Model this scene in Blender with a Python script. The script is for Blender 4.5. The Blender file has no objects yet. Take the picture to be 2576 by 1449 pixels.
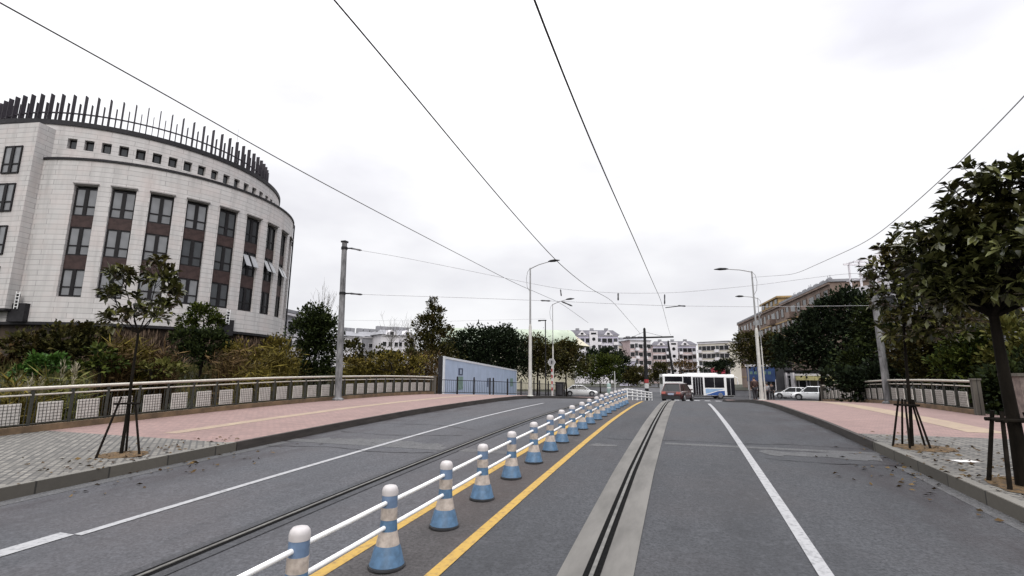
import bpy, math, random
import numpy as np
from mathutils import Vector, Matrix

random.seed(7)
RNG = np.random.default_rng(11)
SC = bpy.context.scene
COL = SC.collection
R = math.radians

# ------------------------------------------------------------------ camera
F, CX, CY = 1240.0, 1288.0, 724.5          # focal length and centre, in a 2576 px wide frame
PITCH = math.atan((945 - 724.5) / F)
YAW, ROLL, EYE = R(19.05), R(0.37), 2.0
_f = Vector((-math.sin(YAW) * math.cos(PITCH), math.cos(YAW) * math.cos(PITCH), math.sin(PITCH)))
_r0 = Vector((math.cos(YAW), math.sin(YAW), 0))
_u0 = _r0.cross(_f)
_r = _r0 * math.cos(ROLL) + _u0 * math.sin(ROLL)
_u = -_r0 * math.sin(ROLL) + _u0 * math.cos(ROLL)
cam_data = bpy.data.cameras.new('camera')
cam_data.sensor_width = 36.0
cam_data.lens = F / 2576 * 36.0
cam_data.clip_start, cam_data.clip_end = 0.05, 4000
cam = bpy.data.objects.new('camera', cam_data)
COL.objects.link(cam)
M = Matrix((_r, _u, -_f)).transposed().to_4x4()
M.translation = (0, 0, EYE)
cam.matrix_world = M
SC.camera = cam


def ray(x, y):
    return _f + _r * ((x - CX) / F) - _u * ((y - CY) / F)


def at_d(x, y, D):
    """world point seen at (x, y) whose ground distance from the viewer is D metres"""
    d = ray(x, y)
    return Vector((0, 0, EYE)) + d * (D / math.hypot(d.x, d.y))


def px_scale(x, y, D):
    """metres per picture pixel, across and upright, for something D metres away at (x, y)"""
    c = math.cos(math.atan((x - CX) / 1259))
    return D * c * c / 1259, D * c / 1259


def at_line(x, y, P, Q):
    """world point seen at (x, y) in the upright plane through plan points P and Q"""
    d = ray(x, y)
    n = Vector((Q[1] - P[1], -(Q[0] - P[0])))
    t = (n.x * P[0] + n.y * P[1]) / (n.x * d.x + n.y * d.y)
    return Vector((0, 0, EYE)) + d * t


# ------------------------------------------------------------------ road profile
_py = [-40, -8, 0, 4.4, 6.7, 9.4, 12, 16, 20, 24, 28, 34, 40, 46, 52, 60, 70, 80, 400]
_pz = [-1.6, -.36, 0, .2, .30, .40, .49, .60, .655, .68, .655, .47, .20, -.1, -.36, -.58, -.68, -.70, -.70]
_yy = np.arange(-40, 400, 0.25)
_zz = np.interp(_yy, _py, _pz)
_k = np.hanning(15); _k /= _k.sum()
_zz = np.convolve(np.pad(_zz, 7, mode='edge'), _k, mode='valid')


def rz(y):
    return float(np.interp(y, _yy, _zz))


def sstep(a, b, x):
    t = min(1, max(0, (x - a) / (b - a)))
    return t * t * (3 - 2 * t)


KERB = 0.17


def gz(x, y):
    b = -1.7 + (0.88) * sstep(44, 56, y)
    if x < -17:
        b += sstep(17, 36, -x) * 3.9 * (1 - sstep(46, 60, y))
    if x > 11:
        b += sstep(11, 24, x) * 1.6 * (1 - sstep(44, 56, y))
    return b


# ------------------------------------------------------------------ materials
MATS = {}


def nodes_of(name):
    m = bpy.data.materials.new(name)
    m.use_nodes = True
    nt = m.node_tree
    nt.nodes.clear()
    out = nt.nodes.new('ShaderNodeOutputMaterial')
    bs = nt.nodes.new('ShaderNodeBsdfPrincipled')
    nt.links.new(bs.outputs[0], out.inputs[0])
    return m, nt, bs


def rgba(c):
    return (c[0], c[1], c[2], 1)


def N(nt, t, **kw):
    n = nt.nodes.new(t)
    for k, v in kw.items():
        if k.startswith('i_'):
            n.inputs[k[2:].replace('_', ' ')].default_value = v
        else:
            setattr(n, k, v)
    return n


def mixc(nt, a, b, fac, mode='MIX'):
    n = nt.nodes.new('ShaderNodeMix')
    n.data_type = 'RGBA'
    n.blend_type = mode
    L = nt.links
    for sock, v in ((n.inputs[0], fac), (n.inputs[6], a), (n.inputs[7], b)):
        if isinstance(v, bpy.types.NodeSocket):
            L.new(v, sock)
        elif isinstance(v, (int, float)):
            sock.default_value = v
        else:
            sock.default_value = rgba(v)
    return n.outputs[2]


def coord(nt, scale=(1, 1, 1), kind='Object', rot=(0, 0, 0)):
    tc = nt.nodes.new('ShaderNodeTexCoord')
    mp = nt.nodes.new('ShaderNodeMapping')
    mp.inputs['Scale'].default_value = scale
    mp.inputs['Rotation'].default_value = rot
    nt.links.new(tc.outputs[kind], mp.inputs[0])
    return mp.outputs[0]


def noise(nt, vec, scale, detail=4, rough=.6):
    n = nt.nodes.new('ShaderNodeTexNoise')
    n.inputs['Scale'].default_value = scale
    n.inputs['Detail'].default_value = detail
    n.inputs['Roughness'].default_value = rough
    nt.links.new(vec, n.inputs['Vector'])
    return n.outputs['Fac']


def ramp(nt, fac, a, b, ca=(0, 0, 0), cb=(1, 1, 1)):
    n = nt.nodes.new('ShaderNodeValToRGB')
    n.color_ramp.elements[0].position = a
    n.color_ramp.elements[1].position = b
    n.color_ramp.elements[0].color = rgba(ca)
    n.color_ramp.elements[1].color = rgba(cb)
    nt.links.new(fac, n.inputs[0])
    return n.outputs[0]


def bump(nt, bs, h, strength=.3, dist=.02):
    b = nt.nodes.new('ShaderNodeBump')
    b.inputs['Strength'].default_value = strength
    b.inputs['Distance'].default_value = dist
    nt.links.new(h, b.inputs['Height'])
    nt.links.new(b.outputs[0], bs.inputs['Normal'])


def mat(name, c, rough=.6, var=.15, scale=6, metal=0, c2=None, bmp=0, spec=.5, vscale=(1, 1, 1), lo=.35, hi=.65):
    """plain surface with uneven tone (noise between two colours)"""
    if name in MATS:
        return MATS[name]
    m, nt, bs = nodes_of(name)
    v = coord(nt, vscale)
    nf = noise(nt, v, scale)
    d = c2 or tuple(x * (1 - var) for x in c)
    e = c if c2 else tuple(min(1, x * (1 + var)) for x in c)
    col = mixc(nt, d, e, ramp(nt, nf, lo, hi))
    nt.links.new(col, bs.inputs['Base Color'])
    bs.inputs['Roughness'].default_value = rough
    bs.inputs['Metallic'].default_value = metal
    bs.inputs['Specular IOR Level'].default_value = spec
    if bmp:
        bump(nt, bs, nf, bmp)
    MATS[name] = m
    return m


def asphalt(name, c, brown=.3):
    m, nt, bs = nodes_of(name)
    v = coord(nt)
    g = noise(nt, v, 30, 4, .75)                 # aggregate
    g2 = noise(nt, v, 9, 4, .6)
    big = noise(nt, coord(nt, (.6, .12, .6)), 1.3, 5, .6)   # wheel-path streaks along the road
    pat = noise(nt, v, .35, 4, .55)
    base = mixc(nt, tuple(x * .60 for x in c), tuple(x * 1.45 for x in c), ramp(nt, g, .34, .66))
    base = mixc(nt, base, tuple(x * .70 for x in c), ramp(nt, big, .45, .75, (0, 0, 0), (.9, .9, .9)))
    base = mixc(nt, base, (c[0] * 1.25, c[1] * 1.03, c[2] * .92), ramp(nt, pat, .45, .7, (0, 0, 0), (brown,) * 3))
    base = mixc(nt, base, tuple(x * 1.6 for x in c), ramp(nt, g2, .54, .74, (0, 0, 0), (.5, .5, .5)))
    g3 = noise(nt, coord(nt, (1, .5, 1)), 3.2, 6, .7)
    base = mixc(nt, base, tuple(x * .55 for x in c), ramp(nt, g3, .56, .74, (0, 0, 0), (.5, .5, .5)))
    if name in ('asphalt', 'asphalt_left'):                       # oily dirt gathered along both kerbs
        sx = nt.nodes.new('ShaderNodeSeparateXYZ')
        tcx = nt.nodes.new('ShaderNodeTexCoord')
        nt.links.new(tcx.outputs['Object'], sx.inputs[0])
        ab = nt.nodes.new('ShaderNodeMath'); ab.operation = 'ADD'; ab.inputs[1].default_value = 2.76
        nt.links.new(sx.outputs['X'], ab.inputs[0])
        ab2 = nt.nodes.new('ShaderNodeMath'); ab2.operation = 'ABSOLUTE'
        nt.links.new(ab.outputs[0], ab2.inputs[0])
        mr = nt.nodes.new('ShaderNodeMapRange')
        for i_, v_ in zip((1, 2, 3, 4), (4.6, 6.4, 0, 1)):
            mr.inputs[i_].default_value = v_
        nt.links.new(ab2.outputs[0], mr.inputs[0])
        dn = ramp(nt, noise(nt, coord(nt, (1.2, .45, 1)), 1.6, 6, .65), .42, .68)
        mu = nt.nodes.new('ShaderNodeMath'); mu.operation = 'MULTIPLY'
        nt.links.new(mr.outputs[0], mu.inputs[0]); nt.links.new(dn, mu.inputs[1])
        base = mixc(nt, base, (.034, .029, .031), mu.outputs[0])
    nt.links.new(base, bs.inputs['Base Color'])
    bs.inputs['Roughness'].default_value = .9
    bs.inputs['Specular IOR Level'].default_value = .2
    bump(nt, bs, g, .6, .012)
    MATS[name] = m
    return m


def pavers(name, c, c2, mortar, w, h, msize=.012, rot=0.0, stain=.35):
    m, nt, bs = nodes_of(name)
    v = coord(nt, (1, 1, 1), 'Object', (0, 0, rot))
    b = nt.nodes.new('ShaderNodeTexBrick')
    b.inputs['Scale'].default_value = 1
    b.inputs['Brick Width'].default_value = w
    b.inputs['Row Height'].default_value = h
    b.inputs['Mortar Size'].default_value = msize
    b.inputs['Mortar Smooth'].default_value = .3
    b.inputs['Bias'].default_value = 0
    b.inputs['Color1'].default_value = rgba(c)
    b.inputs['Color2'].default_value = rgba(c2)
    b.inputs['Mortar'].default_value = rgba(mortar)
    nt.links.new(v, b.inputs['Vector'])
    n1 = noise(nt, v, .8, 5, .6)
    n2 = noise(nt, v, 14, 3, .6)
    col = mixc(nt, b.outputs['Color'], tuple(x * .62 for x in c), ramp(nt, n1, .48, .75, (0, 0, 0), (stain,) * 3))
    col = mixc(nt, col, (.75, .75, .75), ramp(nt, n2, .35, .6, (.35, .35, .35), (0, 0, 0)), 'MULTIPLY')
    nt.links.new(col, bs.inputs['Base Color'])
    bs.inputs['Roughness'].default_value = .85
    bump(nt, bs, b.outputs['Fac'], -.4, .01)
    MATS[name] = m
    return m


def leafmat(name, c, c2, rough=.5, c3=None):
    m, nt, bs = nodes_of(name)
    gi = nt.nodes.new('ShaderNodeNewGeometry')
    rpi = gi.outputs['Random Per Island']
    col = mixc(nt, c, c2, rpi)
    v = coord(nt, (1, 1, 1))
    nf = noise(nt, v, .9, 3, .6)
    if c3:
        col = mixc(nt, col, c3, ramp(nt, nf, .5, .68, (0, 0, 0), (.8, .8, .8)))
    nt.links.new(col, bs.inputs['Base Color'])
    bs.inputs['Roughness'].default_value = rough
    bs.inputs['Specular IOR Level'].default_value = .35 if rough < .5 else .12
    MATS[name] = m
    return m


def stonewall(name, c, bw, bh):
    """cladding in long courses with fine dark joints, laid out by UV in metres"""
    m, nt, bs = nodes_of(name)
    v = coord(nt, (1, 1, 1), 'UV')
    b = nt.nodes.new('ShaderNodeTexBrick')
    b.offset = .37
    b.inputs['Scale'].default_value = 1
    b.inputs['Brick Width'].default_value = bw
    b.inputs['Row Height'].default_value = bh
    b.inputs['Mortar Size'].default_value = .016
    b.inputs['Mortar Smooth'].default_value = .2
    b.inputs['Color1'].default_value = rgba(c)
    b.inputs['Color2'].default_value = rgba(tuple(x * .9 for x in c))
    b.inputs['Mortar'].default_value = rgba(tuple(x * .38 for x in c))
    nt.links.new(v, b.inputs['Vector'])
    w = coord(nt, (1.2, .12, 1), 'UV')
    st = noise(nt, w, 1.6, 5, .65)
    col = mixc(nt, b.outputs['Color'], tuple(x * .58 for x in c), ramp(nt, st, .46, .76, (0, 0, 0), (.75, .75, .75)))
    n2 = noise(nt, v, .5, 4)
    col = mixc(nt, col, (c[0] * 1.05, c[1] * .93, c[2] * .9), ramp(nt, n2, .45, .7, (0, 0, 0), (.5, .5, .5)))
    nt.links.new(col, bs.inputs['Base Color'])
    bs.inputs['Roughness'].default_value = .75
    MATS[name] = m
    return m


asphalt('asphalt', (.053, .0545, .059))
asphalt('asphalt_left', (.068, .069, .075))
asphalt('asphalt_strip', (.062, .058, .058), .6)
asphalt('concrete_joint', (.088, .088, .090), .1)
mat('track_concrete', (.110, .104, .095), .85, .22, 3, bmp=.2, vscale=(1, .25, 1))
pavers('pink_pavers', (.250, .160, .142), (.195, .128, .116), (.13, .09, .08), .22, .11, .008, R(0), .6)
pavers('grey_pavers', (.195, .182, .160), (.088, .083, .075), (.055, .053, .05), .20, .12, .022, R(40), .5)
pavers('beige_pavers', (.31, .24, .165), (.27, .20, .15), (.2, .15, .11), .3, .3, .008, 0, .3)
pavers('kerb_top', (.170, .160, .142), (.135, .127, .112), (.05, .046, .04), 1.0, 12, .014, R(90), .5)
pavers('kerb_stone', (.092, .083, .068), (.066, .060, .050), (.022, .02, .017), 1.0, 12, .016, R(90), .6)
mat('kerb_dark', (.030, .025, .022), .9, .35, 5, bmp=.3, vscale=(1, .35, 2))
mat('line_white', (.31, .31, .315), .8, .16, 16, c2=(.18, .18, .185), lo=.28, hi=.52, spec=.2)
mat('line_yellow', (.38, .245, .065), .8, .14, 14, c2=(.22, .145, .06), lo=.28, hi=.52, spec=.2)
mat('rail_steel', (.12, .115, .105), .5, .3, 8, metal=.3)
mat('rail_groove', (.005, .005, .005), .9, .3, 20, spec=.05)
mat('soil', (.045, .028, .012), .95, .5, 14, bmp=.8, c2=(.13, .075, .026), lo=.4, hi=.6)
mat('earth', (.05, .045, .025), .95, .4, .4, c2=(.035, .042, .016))
mat('hill_green', (.022, .024, .010), .95, .4, .2, c2=(.014, .016, .008))
mat('blue_plastic', (.060, .122, .205), .5, .3, 14, lo=.3, hi=.7)
mat('blue_plastic_light', (.100, .150, .235), .5, .14, 9)
mat('cream_band', (.36, .31, .27), .5, .25, 14)
mat('white_plastic', (.40, .375, .37), .4, .1, 8)
mat('white_paint', (.74, .74, .73), .35, .06, 5)
mat('black_rubber', (.018, .018, .02), .8, .3, 10)
mat('fence_grey', (.036, .036, .031), .7, .3, 6, spec=.2)
mat('fence_panel', (.50, .475, .44), .6, .12, 5, spec=.2)
mat('wire_dark', (.055, .05, .045), .5, .3, 10)
mat('steel_rail', (.46, .43, .37), .35, .1, 6, metal=.35)
mat('plinth_brown', (.115, .075, .042), .9, .35, 2.5, bmp=.2)
mat('concrete_pole', (.155, .155, .158), .9, .5, 5, spec=.1, vscale=(1, 1, .3))
mat('galv_steel', (.27, .27, .27), .45, .12, 4, metal=.3)
mat('lamp_white', (.42, .41, .38), .45, .12, 3)
mat('dark_metal', (.012, .012, .013), .6, .3, 6, spec=.2)
mat('insulator', (.02, .02, .024), .4, .3, 6)
mat('wire', (.05, .048, .046), .7, .2, 6, spec=.2)
mat('wire_grey', (.30, .30, .31), .6, .2, 6)
mat('wood_stake', (.010, .008, .006), .9, .4, 8, spec=.1)
mat('bark', (.010, .008, .006), .95, .4, 9, spec=.1, bmp=.6, vscale=(1, 1, .25))
mat('bark_pale', (.12, .11, .095), .95, .3, 6)
stonewall('stone_clad', (.50, .482, .470), 2.5, .40)
stonewall('stone_clad_wing', (.49, .472, .46), 2.5, .40)
mat('brown_panel', (.042, .026, .024), .6, .25, 3, spec=.2)
mat('dark_frame', (.010, .009, .010), .6, .2, 4, spec=.2)
mat('fin_metal', (.030, .026, .032), .6, .25, 3, spec=.2)
mat('coping', (.018, .017, .019), .6, .25, 4, spec=.2)
mat('creeper_wall', (.050, .034, .022), .95, .5, 1.2, c2=(.016, .012, .010), bmp=.4, vscale=(1, 1, .22))


def glass(name, c, rough=.08):
    m, nt, bs = nodes_of(name)
    v = coord(nt, (.35, .35, .35))
    col = mixc(nt, tuple(x * .55 for x in c), c, ramp(nt, noise(nt, v, 1.2, 2), .35, .65))
    nt.links.new(col, bs.inputs['Base Color'])
    bs.inputs['Roughness'].default_value = rough
    bs.inputs['Specular IOR Level'].default_value = .6 if 'curtain' in name else .35
    MATS[name] = m


glass('pane_curtain', (.22, .225, .235), .12)
glass('pane_dark', (.012, .013, .015), .10)
glass('pane_mid', (.06, .065, .07), .1)
glass('car_glass', (.010, .011, .013), .05)
glass('bus_glass', (.014, .014, .018), .08)


def carpaint(name, c):
    m, nt, bs = nodes_of(name)
    v = coord(nt)
    col = mixc(nt, tuple(x * .9 for x in c), c, noise(nt, v, 2))
    nt.links.new(col, bs.inputs['Base Color'])
    bs.inputs['Roughness'].default_value = .3
    bs.inputs['Coat Weight'].default_value = .6
    bs.inputs['Coat Roughness'].default_value = .08
    MATS[name] = m


carpaint('paint_white', (.80, .80, .80))
carpaint('paint_red', (.042, .007, .007))
carpaint('paint_blue', (.03, .09, .30))
carpaint('paint_lightblue', (.28, .42, .62))
mat('tail_red', (.42, .12, .10), .25, .1, 5)
mat('plate', (.30, .33, .42), .4, .06, 9)
mat('rim', (.30, .30, .31), .35, .1, 5, metal=.7)
mat('chrome', (.6, .6, .6), .15, .05, 5, metal=.9)
mat('hoard_blue', (.29, .36, .47), .55, .07, 1.2)
mat('hoard_edge', (.50, .53, .56), .5, .06, 2)
mat('mural_navy', (.03, .045, .085), .7, .3, 3)
mat('mural_green', (.12, .20, .17), .7, .3, 3)
mat('green_roof', (.30, .345, .265), .7, .12, .5, vscale=(1, 1, .2))
mat('cream_wall', (.42, .39, .30), .8, .12, .4)
mat('apt_white', (.60, .58, .60), .85, .1, .15)
mat('apt_pink', (.50, .40, .39), .85, .12, .15)
mat('apt_cream', (.54, .50, .43), .85, .12, .15)
mat('apt_roof', (.085, .080, .095), .8, .25, .5)
mat('apt_lav', (.44, .42, .51), .85, .12, .15)
mat('apt_grey', (.22, .22, .235), .85, .2, .3)
mat('brown_wall', (.17, .122, .100), .85, .25, .35, vscale=(1, 1, .4))
mat('ochre_wall', (.30, .205, .095), .85, .2, .6)
mat('red_cloth', (.42, .05, .08), .7, .2, 1)
mat('sign_blue', (.022, .05, .14), .5, .25, .7)
mat('awning_yellow', (.48, .43, .20), .6, .2, 1.2)
mat('shop_dark', (.03, .03, .034), .7, .4, .7)
mat('sign_white', (.45, .45, .44), .5, .08, 4)
mat('stripe_red', (.28, .03, .03), .5, .1, 6)
mat('brick_pillar', (.150, .118, .105), .9, .3, 6, bmp=.3)
mat('paper', (.62, .60, .58), .8, .05, 9)
mat('skin', (.32, .19, .13), .6, .1, 9)
mat('cloth_brown', (.035, .017, .014), .9, .3, 9)
mat('cloth_dark', (.014, .014, .017), .9, .3, 9)
mat('cloth_white', (.33, .33, .34), .9, .15, 9)
mat('hair', (.010, .009, .009), .6, .3, 12)
mat('bin_green', (.24, .32, .30), .5, .15, 5)
leafmat('leaf_magnolia', (.006, .010, .002), (.125, .130, .045), .27, (.045, .034, .009))  # bright second tone paints glossy leaf highlights into the colour
leafmat('leaf_magnolia_young', (.008, .011, .003), (.115, .118, .034), .29, (.070, .045, .012))  # leaf highlights put into the lighter second tone here too
leafmat('leaf_dark', (.005, .010, .003), (.028, .038, .008), .85)
leafmat('leaf_deep', (.004, .008, .004), (.020, .030, .012), .85)
leafmat('leaf_olive', (.010, .012, .003), (.056, .052, .012), .85, (.050, .034, .010))
leafmat('leaf_mid', (.010, .020, .003), (.060, .072, .010), .8)
leafmat('leaf_bright', (.026, .066, .010), (.060, .120, .022), .55)
leafmat('leaf_gold', (.030, .026, .005), (.150, .118, .022), .85, (.060, .040, .010))
leafmat('leaf_rust', (.024, .015, .006), (.135, .088, .036), .85, (.03, .013, .007))
leafmat('leaf_yellowgreen', (.055, .062, .014), (.120, .112, .028), .65)
leafmat('plume', (.17, .15, .10), (.27, .245, .18), .9)
leafmat('grass', (.030, .040, .012), (.085, .075, .026), .8, (.10, .07, .025))
leafmat('vine_dry', (.030, .020, .014), (.170, .120, .085), .9)


# ------------------------------------------------------------------ mesh builder
class MB:
    def __init__(s):
        s.v, s.f, s.m, s.uv = [], [], [], {}

    def _add(s, vs, fs, mi=0):
        o = len(s.v)
        s.v += [tuple(v) for v in vs]
        for f in fs:
            s.f.append([i + o for i in f])
            s.m.append(mi)

    def quad(s, a, b, c, d, mi=0, uv=None):
        s._add([a, b, c, d], [[0, 1, 2, 3]], mi)
        if uv:
            s.uv[len(s.f) - 1] = uv

    def box(s, c, size, mi=0, rz_=0.0, M=None):
        x, y, z = (k / 2 for k in size)
        vs = [Vector((i * x, j * y, k * z)) for k in (-1, 1) for j in (-1, 1) for i in (-1, 1)]
        if M is None:
            M = Matrix.Rotation(rz_, 3, 'Z')
        vs = [M @ v + Vector(c) for v in vs]
        s._add(vs, [[0, 2, 3, 1], [4, 5, 7, 6], [0, 1, 5, 4], [2, 6, 7, 3], [0, 4, 6, 2], [1, 3, 7, 5]], mi)

    def cyl(s, p, q, r1, r2=None, n=10, mi=0, cap=True):
        s.tube([p, q], [r1, r1 if r2 is None else r2], n, mi, cap)

    def tube(s, pts, rs, n=8, mi=0, cap=True):
        pts = [Vector(p) for p in pts]
        if not isinstance(rs, (list, tuple)):
            rs = [rs] * len(pts)
        vs, fs = [], []
        ref = None
        for i, p in enumerate(pts):
            t = (pts[min(i + 1, len(pts) - 1)] - pts[max(i - 1, 0)]).normalized()
            if ref is None:
                ref = t.orthogonal().normalized()
            a = (ref - t * ref.dot(t))
            a = a.normalized() if a.length > 1e-6 else t.orthogonal().normalized()
            ref = a
            b = t.cross(a)
            for k in range(n):
                w = 2 * math.pi * k / n
                vs.append(p + (a * math.cos(w) + b * math.sin(w)) * rs[i])
        for i in range(len(pts) - 1):
            for k in range(n):
                fs.append([i * n + k, i * n + (k + 1) % n, (i + 1) * n + (k + 1) % n, (i + 1) * n + k])
        if cap:
            fs.append([k for k in range(n)][::-1])
            fs.append([(len(pts) - 1) * n + k for k in range(n)])
        s._add(vs, fs, mi)

    def lathe(s, prof, n=24, mi=0, c=(0, 0, 0), cap=True):
        """prof: list of (radius, z)"""
        vs, fs = [], []
        for r, z in prof:
            for k in range(n):
                w = 2 * math.pi * k / n
                vs.append((c[0] + r * math.cos(w), c[1] + r * math.sin(w), c[2] + z))
        for i in range(len(prof) - 1):
            for k in range(n):
                fs.append([i * n + k, i * n + (k + 1) % n, (i + 1) * n + (k + 1) % n, (i + 1) * n + k])
        if cap:
            fs.append([k for k in range(n)][::-1])
            fs.append([(len(prof) - 1) * n + k for k in range(n)])
        s._add(vs, fs, mi)

    def prism(s, poly, axis_pts, mi=0):
        """poly: list of 3D points (planar), extruded by vector axis_pts"""
        a = [Vector(p) for p in poly]
        e = Vector(axis_pts)
        b = [p + e for p in a]
        n = len(a)
        s._add(a + b, [list(range(n))[::-1], [n + i for i in range(n)]] +
               [[i, (i + 1) % n, n + (i + 1) % n, n + i] for i in range(n)], mi)

    def sphere(s, c, r, nu=12, nv=8, mi=0, sc=(1, 1, 1)):
        prof = []
        vs, fs = [], []
        for j in range(nv + 1):
            ph = math.pi * j / nv
            for k in range(nu):
                w = 2 * math.pi * k / nu
                vs.append((c[0] + r * sc[0] * math.sin(ph) * math.cos(w), c[1] + r * sc[1] * math.sin(ph) * math.sin(w),
                           c[2] - r * sc[2] * math.cos(ph)))
        for j in range(nv):
            for k in range(nu):
                fs.append([j * nu + k, j * nu + (k + 1) % nu, (j + 1) * nu + (k + 1) % nu, (j + 1) * nu + k])
        s._add(vs, fs, mi)

    def mesh(s, name, mats, smooth=False, fix=True):
        me = bpy.data.meshes.new(name)
        me.from_pydata(s.v, [], s.f)
        if isinstance(mats, str):
            mats = [mats]
        for m in mats:
            me.materials.append(MATS[m])
        if len(mats) > 1:
            me.polygons.foreach_set('material_index', s.m)
        if s.uv:
            l = me.uv_layers.new(name='UVMap')
            for fi, uvs in s.uv.items():
                p = me.polygons[fi]
                for li, uv in zip(p.loop_indices, uvs):
                    l.data[li].uv = uv
        if fix:
            import bmesh
            bm = bmesh.new()
            bm.from_mesh(me)
            bmesh.ops.recalc_face_normals(bm, faces=bm.faces)
            bm.to_mesh(me)
            bm.free()
        if smooth:
            me.polygons.foreach_set('use_smooth', [True] * len(me.polygons))
            try:
                me.set_sharp_from_angle(angle=R(40))
            except Exception:
                pass
        me.update()
        return me

    def build(s, name, mats, parent=None, smooth=False, fix=True):
        return link(name, s.mesh(name, mats, smooth, fix), parent)


def link(name, me, parent=None, loc=None):
    o = bpy.data.objects.new(name, me)
    COL.objects.link(o)
    if parent is not None:
        o.parent = parent
    if loc is not None:
        o.location = loc
    return o


def empty(name, loc=(0, 0, 0), rot=0.0):
    o = bpy.data.objects.new(name, None)
    o.empty_display_size = .3
    o.location = loc
    o.rotation_euler = (0, 0, rot)
    COL.objects.link(o)
    return o


def tag(o, label, cat, group=None):
    o['label'] = label
    o['category'] = cat
    if group:
        o['group'] = group
    return o


def struct(o):
    o['kind'] = 'structure'
    return o


def copy_tree(o, parent=None):
    c = o.copy()
    COL.objects.link(c)
    c.parent = parent
    for ch in list(o.children):
        copy_tree(ch, c)
    return c


# ------------------------------------------------------------------ world and light
SUN_EL, SUN_AZ = R(36), R(152)      # veiled by cloud, behind the viewer
w = bpy.data.worlds.new('World')
SC.world = w
w.use_nodes = True
nt = w.node_tree
nt.nodes.clear()
wo = nt.nodes.new('ShaderNodeOutputWorld')
bg = nt.nodes.new('ShaderNodeBackground')
bg.inputs[1].default_value = .1
nt.links.new(bg.outputs[0], wo.inputs[0])
sky = nt.nodes.new('ShaderNodeTexSky')
sky.sky_type = 'NISHITA'
sky.sun_disc = False
sky.sun_elevation = SUN_EL
sky.sun_rotation = SUN_AZ
tc = nt.nodes.new('ShaderNodeTexCoord')
sep = nt.nodes.new('ShaderNodeSeparateXYZ')
nt.links.new(tc.outputs['Generated'], sep.inputs[0])
# overcast cloud deck: brighter towards the zenith, with soft uneven grey patches
lum = nt.nodes.new('ShaderNodeValToRGB')
cr = lum.color_ramp
cr.elements[0].position, cr.elements[0].color = 0.0, (9.5, 9.45, 9.5, 1)
cr.elements[1].position, cr.elements[1].color = 1.0, (46, 46, 47, 1)
for p, v in ((.12, 9.8), (.3, 10.8), (.5, 12.6), (.64, 16), (.8, 29)):
    e = cr.elements.new(p)
    e.color = (v, v, v * 1.02, 1)
nt.links.new(sep.outputs['Z'], lum.inputs[0])
mp = nt.nodes.new('ShaderNodeMapping')
mp.inputs['Scale'].default_value = (1, 1, 2.4)
mp.inputs['Location'].default_value = (1.7, .4, .9)
nt.links.new(tc.outputs['Generated'], mp.inputs[0])
cn = noise(nt, mp.outputs[0], 2.1, 5, .5)
shade = ramp(nt, cn, .44, .66, (1, 1, 1), (.80, .797, .825))
clouds = mixc(nt, lum.outputs[0], shade, 1.0, 'MULTIPLY')
bank = nt.nodes.new('ShaderNodeMapRange')     # a heavier bank of cloud to the right
for i_, v_ in zip((1, 2, 3, 4), (.12, .40, 0, 1)):
    bank.inputs[i_].default_value = v_
nt.links.new(sep.outputs['X'], bank.inputs[0])
bn = ramp(nt, noise(nt, mp.outputs[0], 1.1, 4, .5), .34, .60)
bm_ = nt.nodes.new('ShaderNodeMath'); bm_.operation = 'MULTIPLY'
nt.links.new(bank.outputs[0], bm_.inputs[0]); nt.links.new(bn, bm_.inputs[1])
clouds = mixc(nt, clouds, (.74, .74, .79), bm_.outputs[0], 'MULTIPLY')
fin = mixc(nt, sky.outputs[0], clouds, .97)
nt.links.new(fin, bg.inputs[0])

sd = bpy.data.lights.new('sun', 'SUN')
sd.energy = 1.5
sd.angle = R(30)
sd.color = (1, .965, .91)
so = bpy.data.objects.new('sun', sd)
COL.objects.link(so)
sdir = Vector((math.sin(SUN_AZ) * math.cos(SUN_EL), math.cos(SUN_AZ) * math.cos(SUN_EL), math.sin(SUN_EL)))
so.rotation_euler = sdir.to_track_quat('Z', 'Y').to_euler()
so.location = (-20, 20, 60)

SC.view_settings.view_transform = 'Standard'
SC.view_settings.look = 'None'
SC.view_settings.gamma = 1
SC.view_settings.exposure = 0.0
SC.render.engine = 'CYCLES'
SC.cycles.use_denoising = True
SC.cycles.max_bounces = 5
SC.cycles.diffuse_bounces = 3

# ------------------------------------------------------------------ ground, road, pavements
xs = sorted(set(list(np.linspace(-900, -90, 14)) + list(np.linspace(-90, -17, 30)) + [-16, -12, -8, -4, 0, 4, 8, 10, 11] +
                list(np.linspace(11.5, 90, 24)) + list(np.linspace(90, 900, 14))))
ys = sorted(set(list(np.linspace(-120, -10, 8)) + list(np.linspace(-10, 100, 56)) + list(np.linspace(100, 1500, 18))))
vs = [(x, y, gz(x, y)) for y in ys for x in xs]
nx = len(xs)
fs = [[j * nx + i, j * nx + i + 1, (j + 1) * nx + i + 1, (j + 1) * nx + i] for j in range(len(ys) - 1) for i in range(nx - 1)]
b = MB(); b._add(vs, fs)
struct(b.build('ground', 'hill_green', smooth=True, fix=False))


def stations(y0, y1, step=.5):
    k = math.ceil(y0 / step + 1e-6)
    out = [y0]
    while k * step < y1 - 1e-6:
        out.append(k * step)
        k += 1
    return out + [y1]


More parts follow.
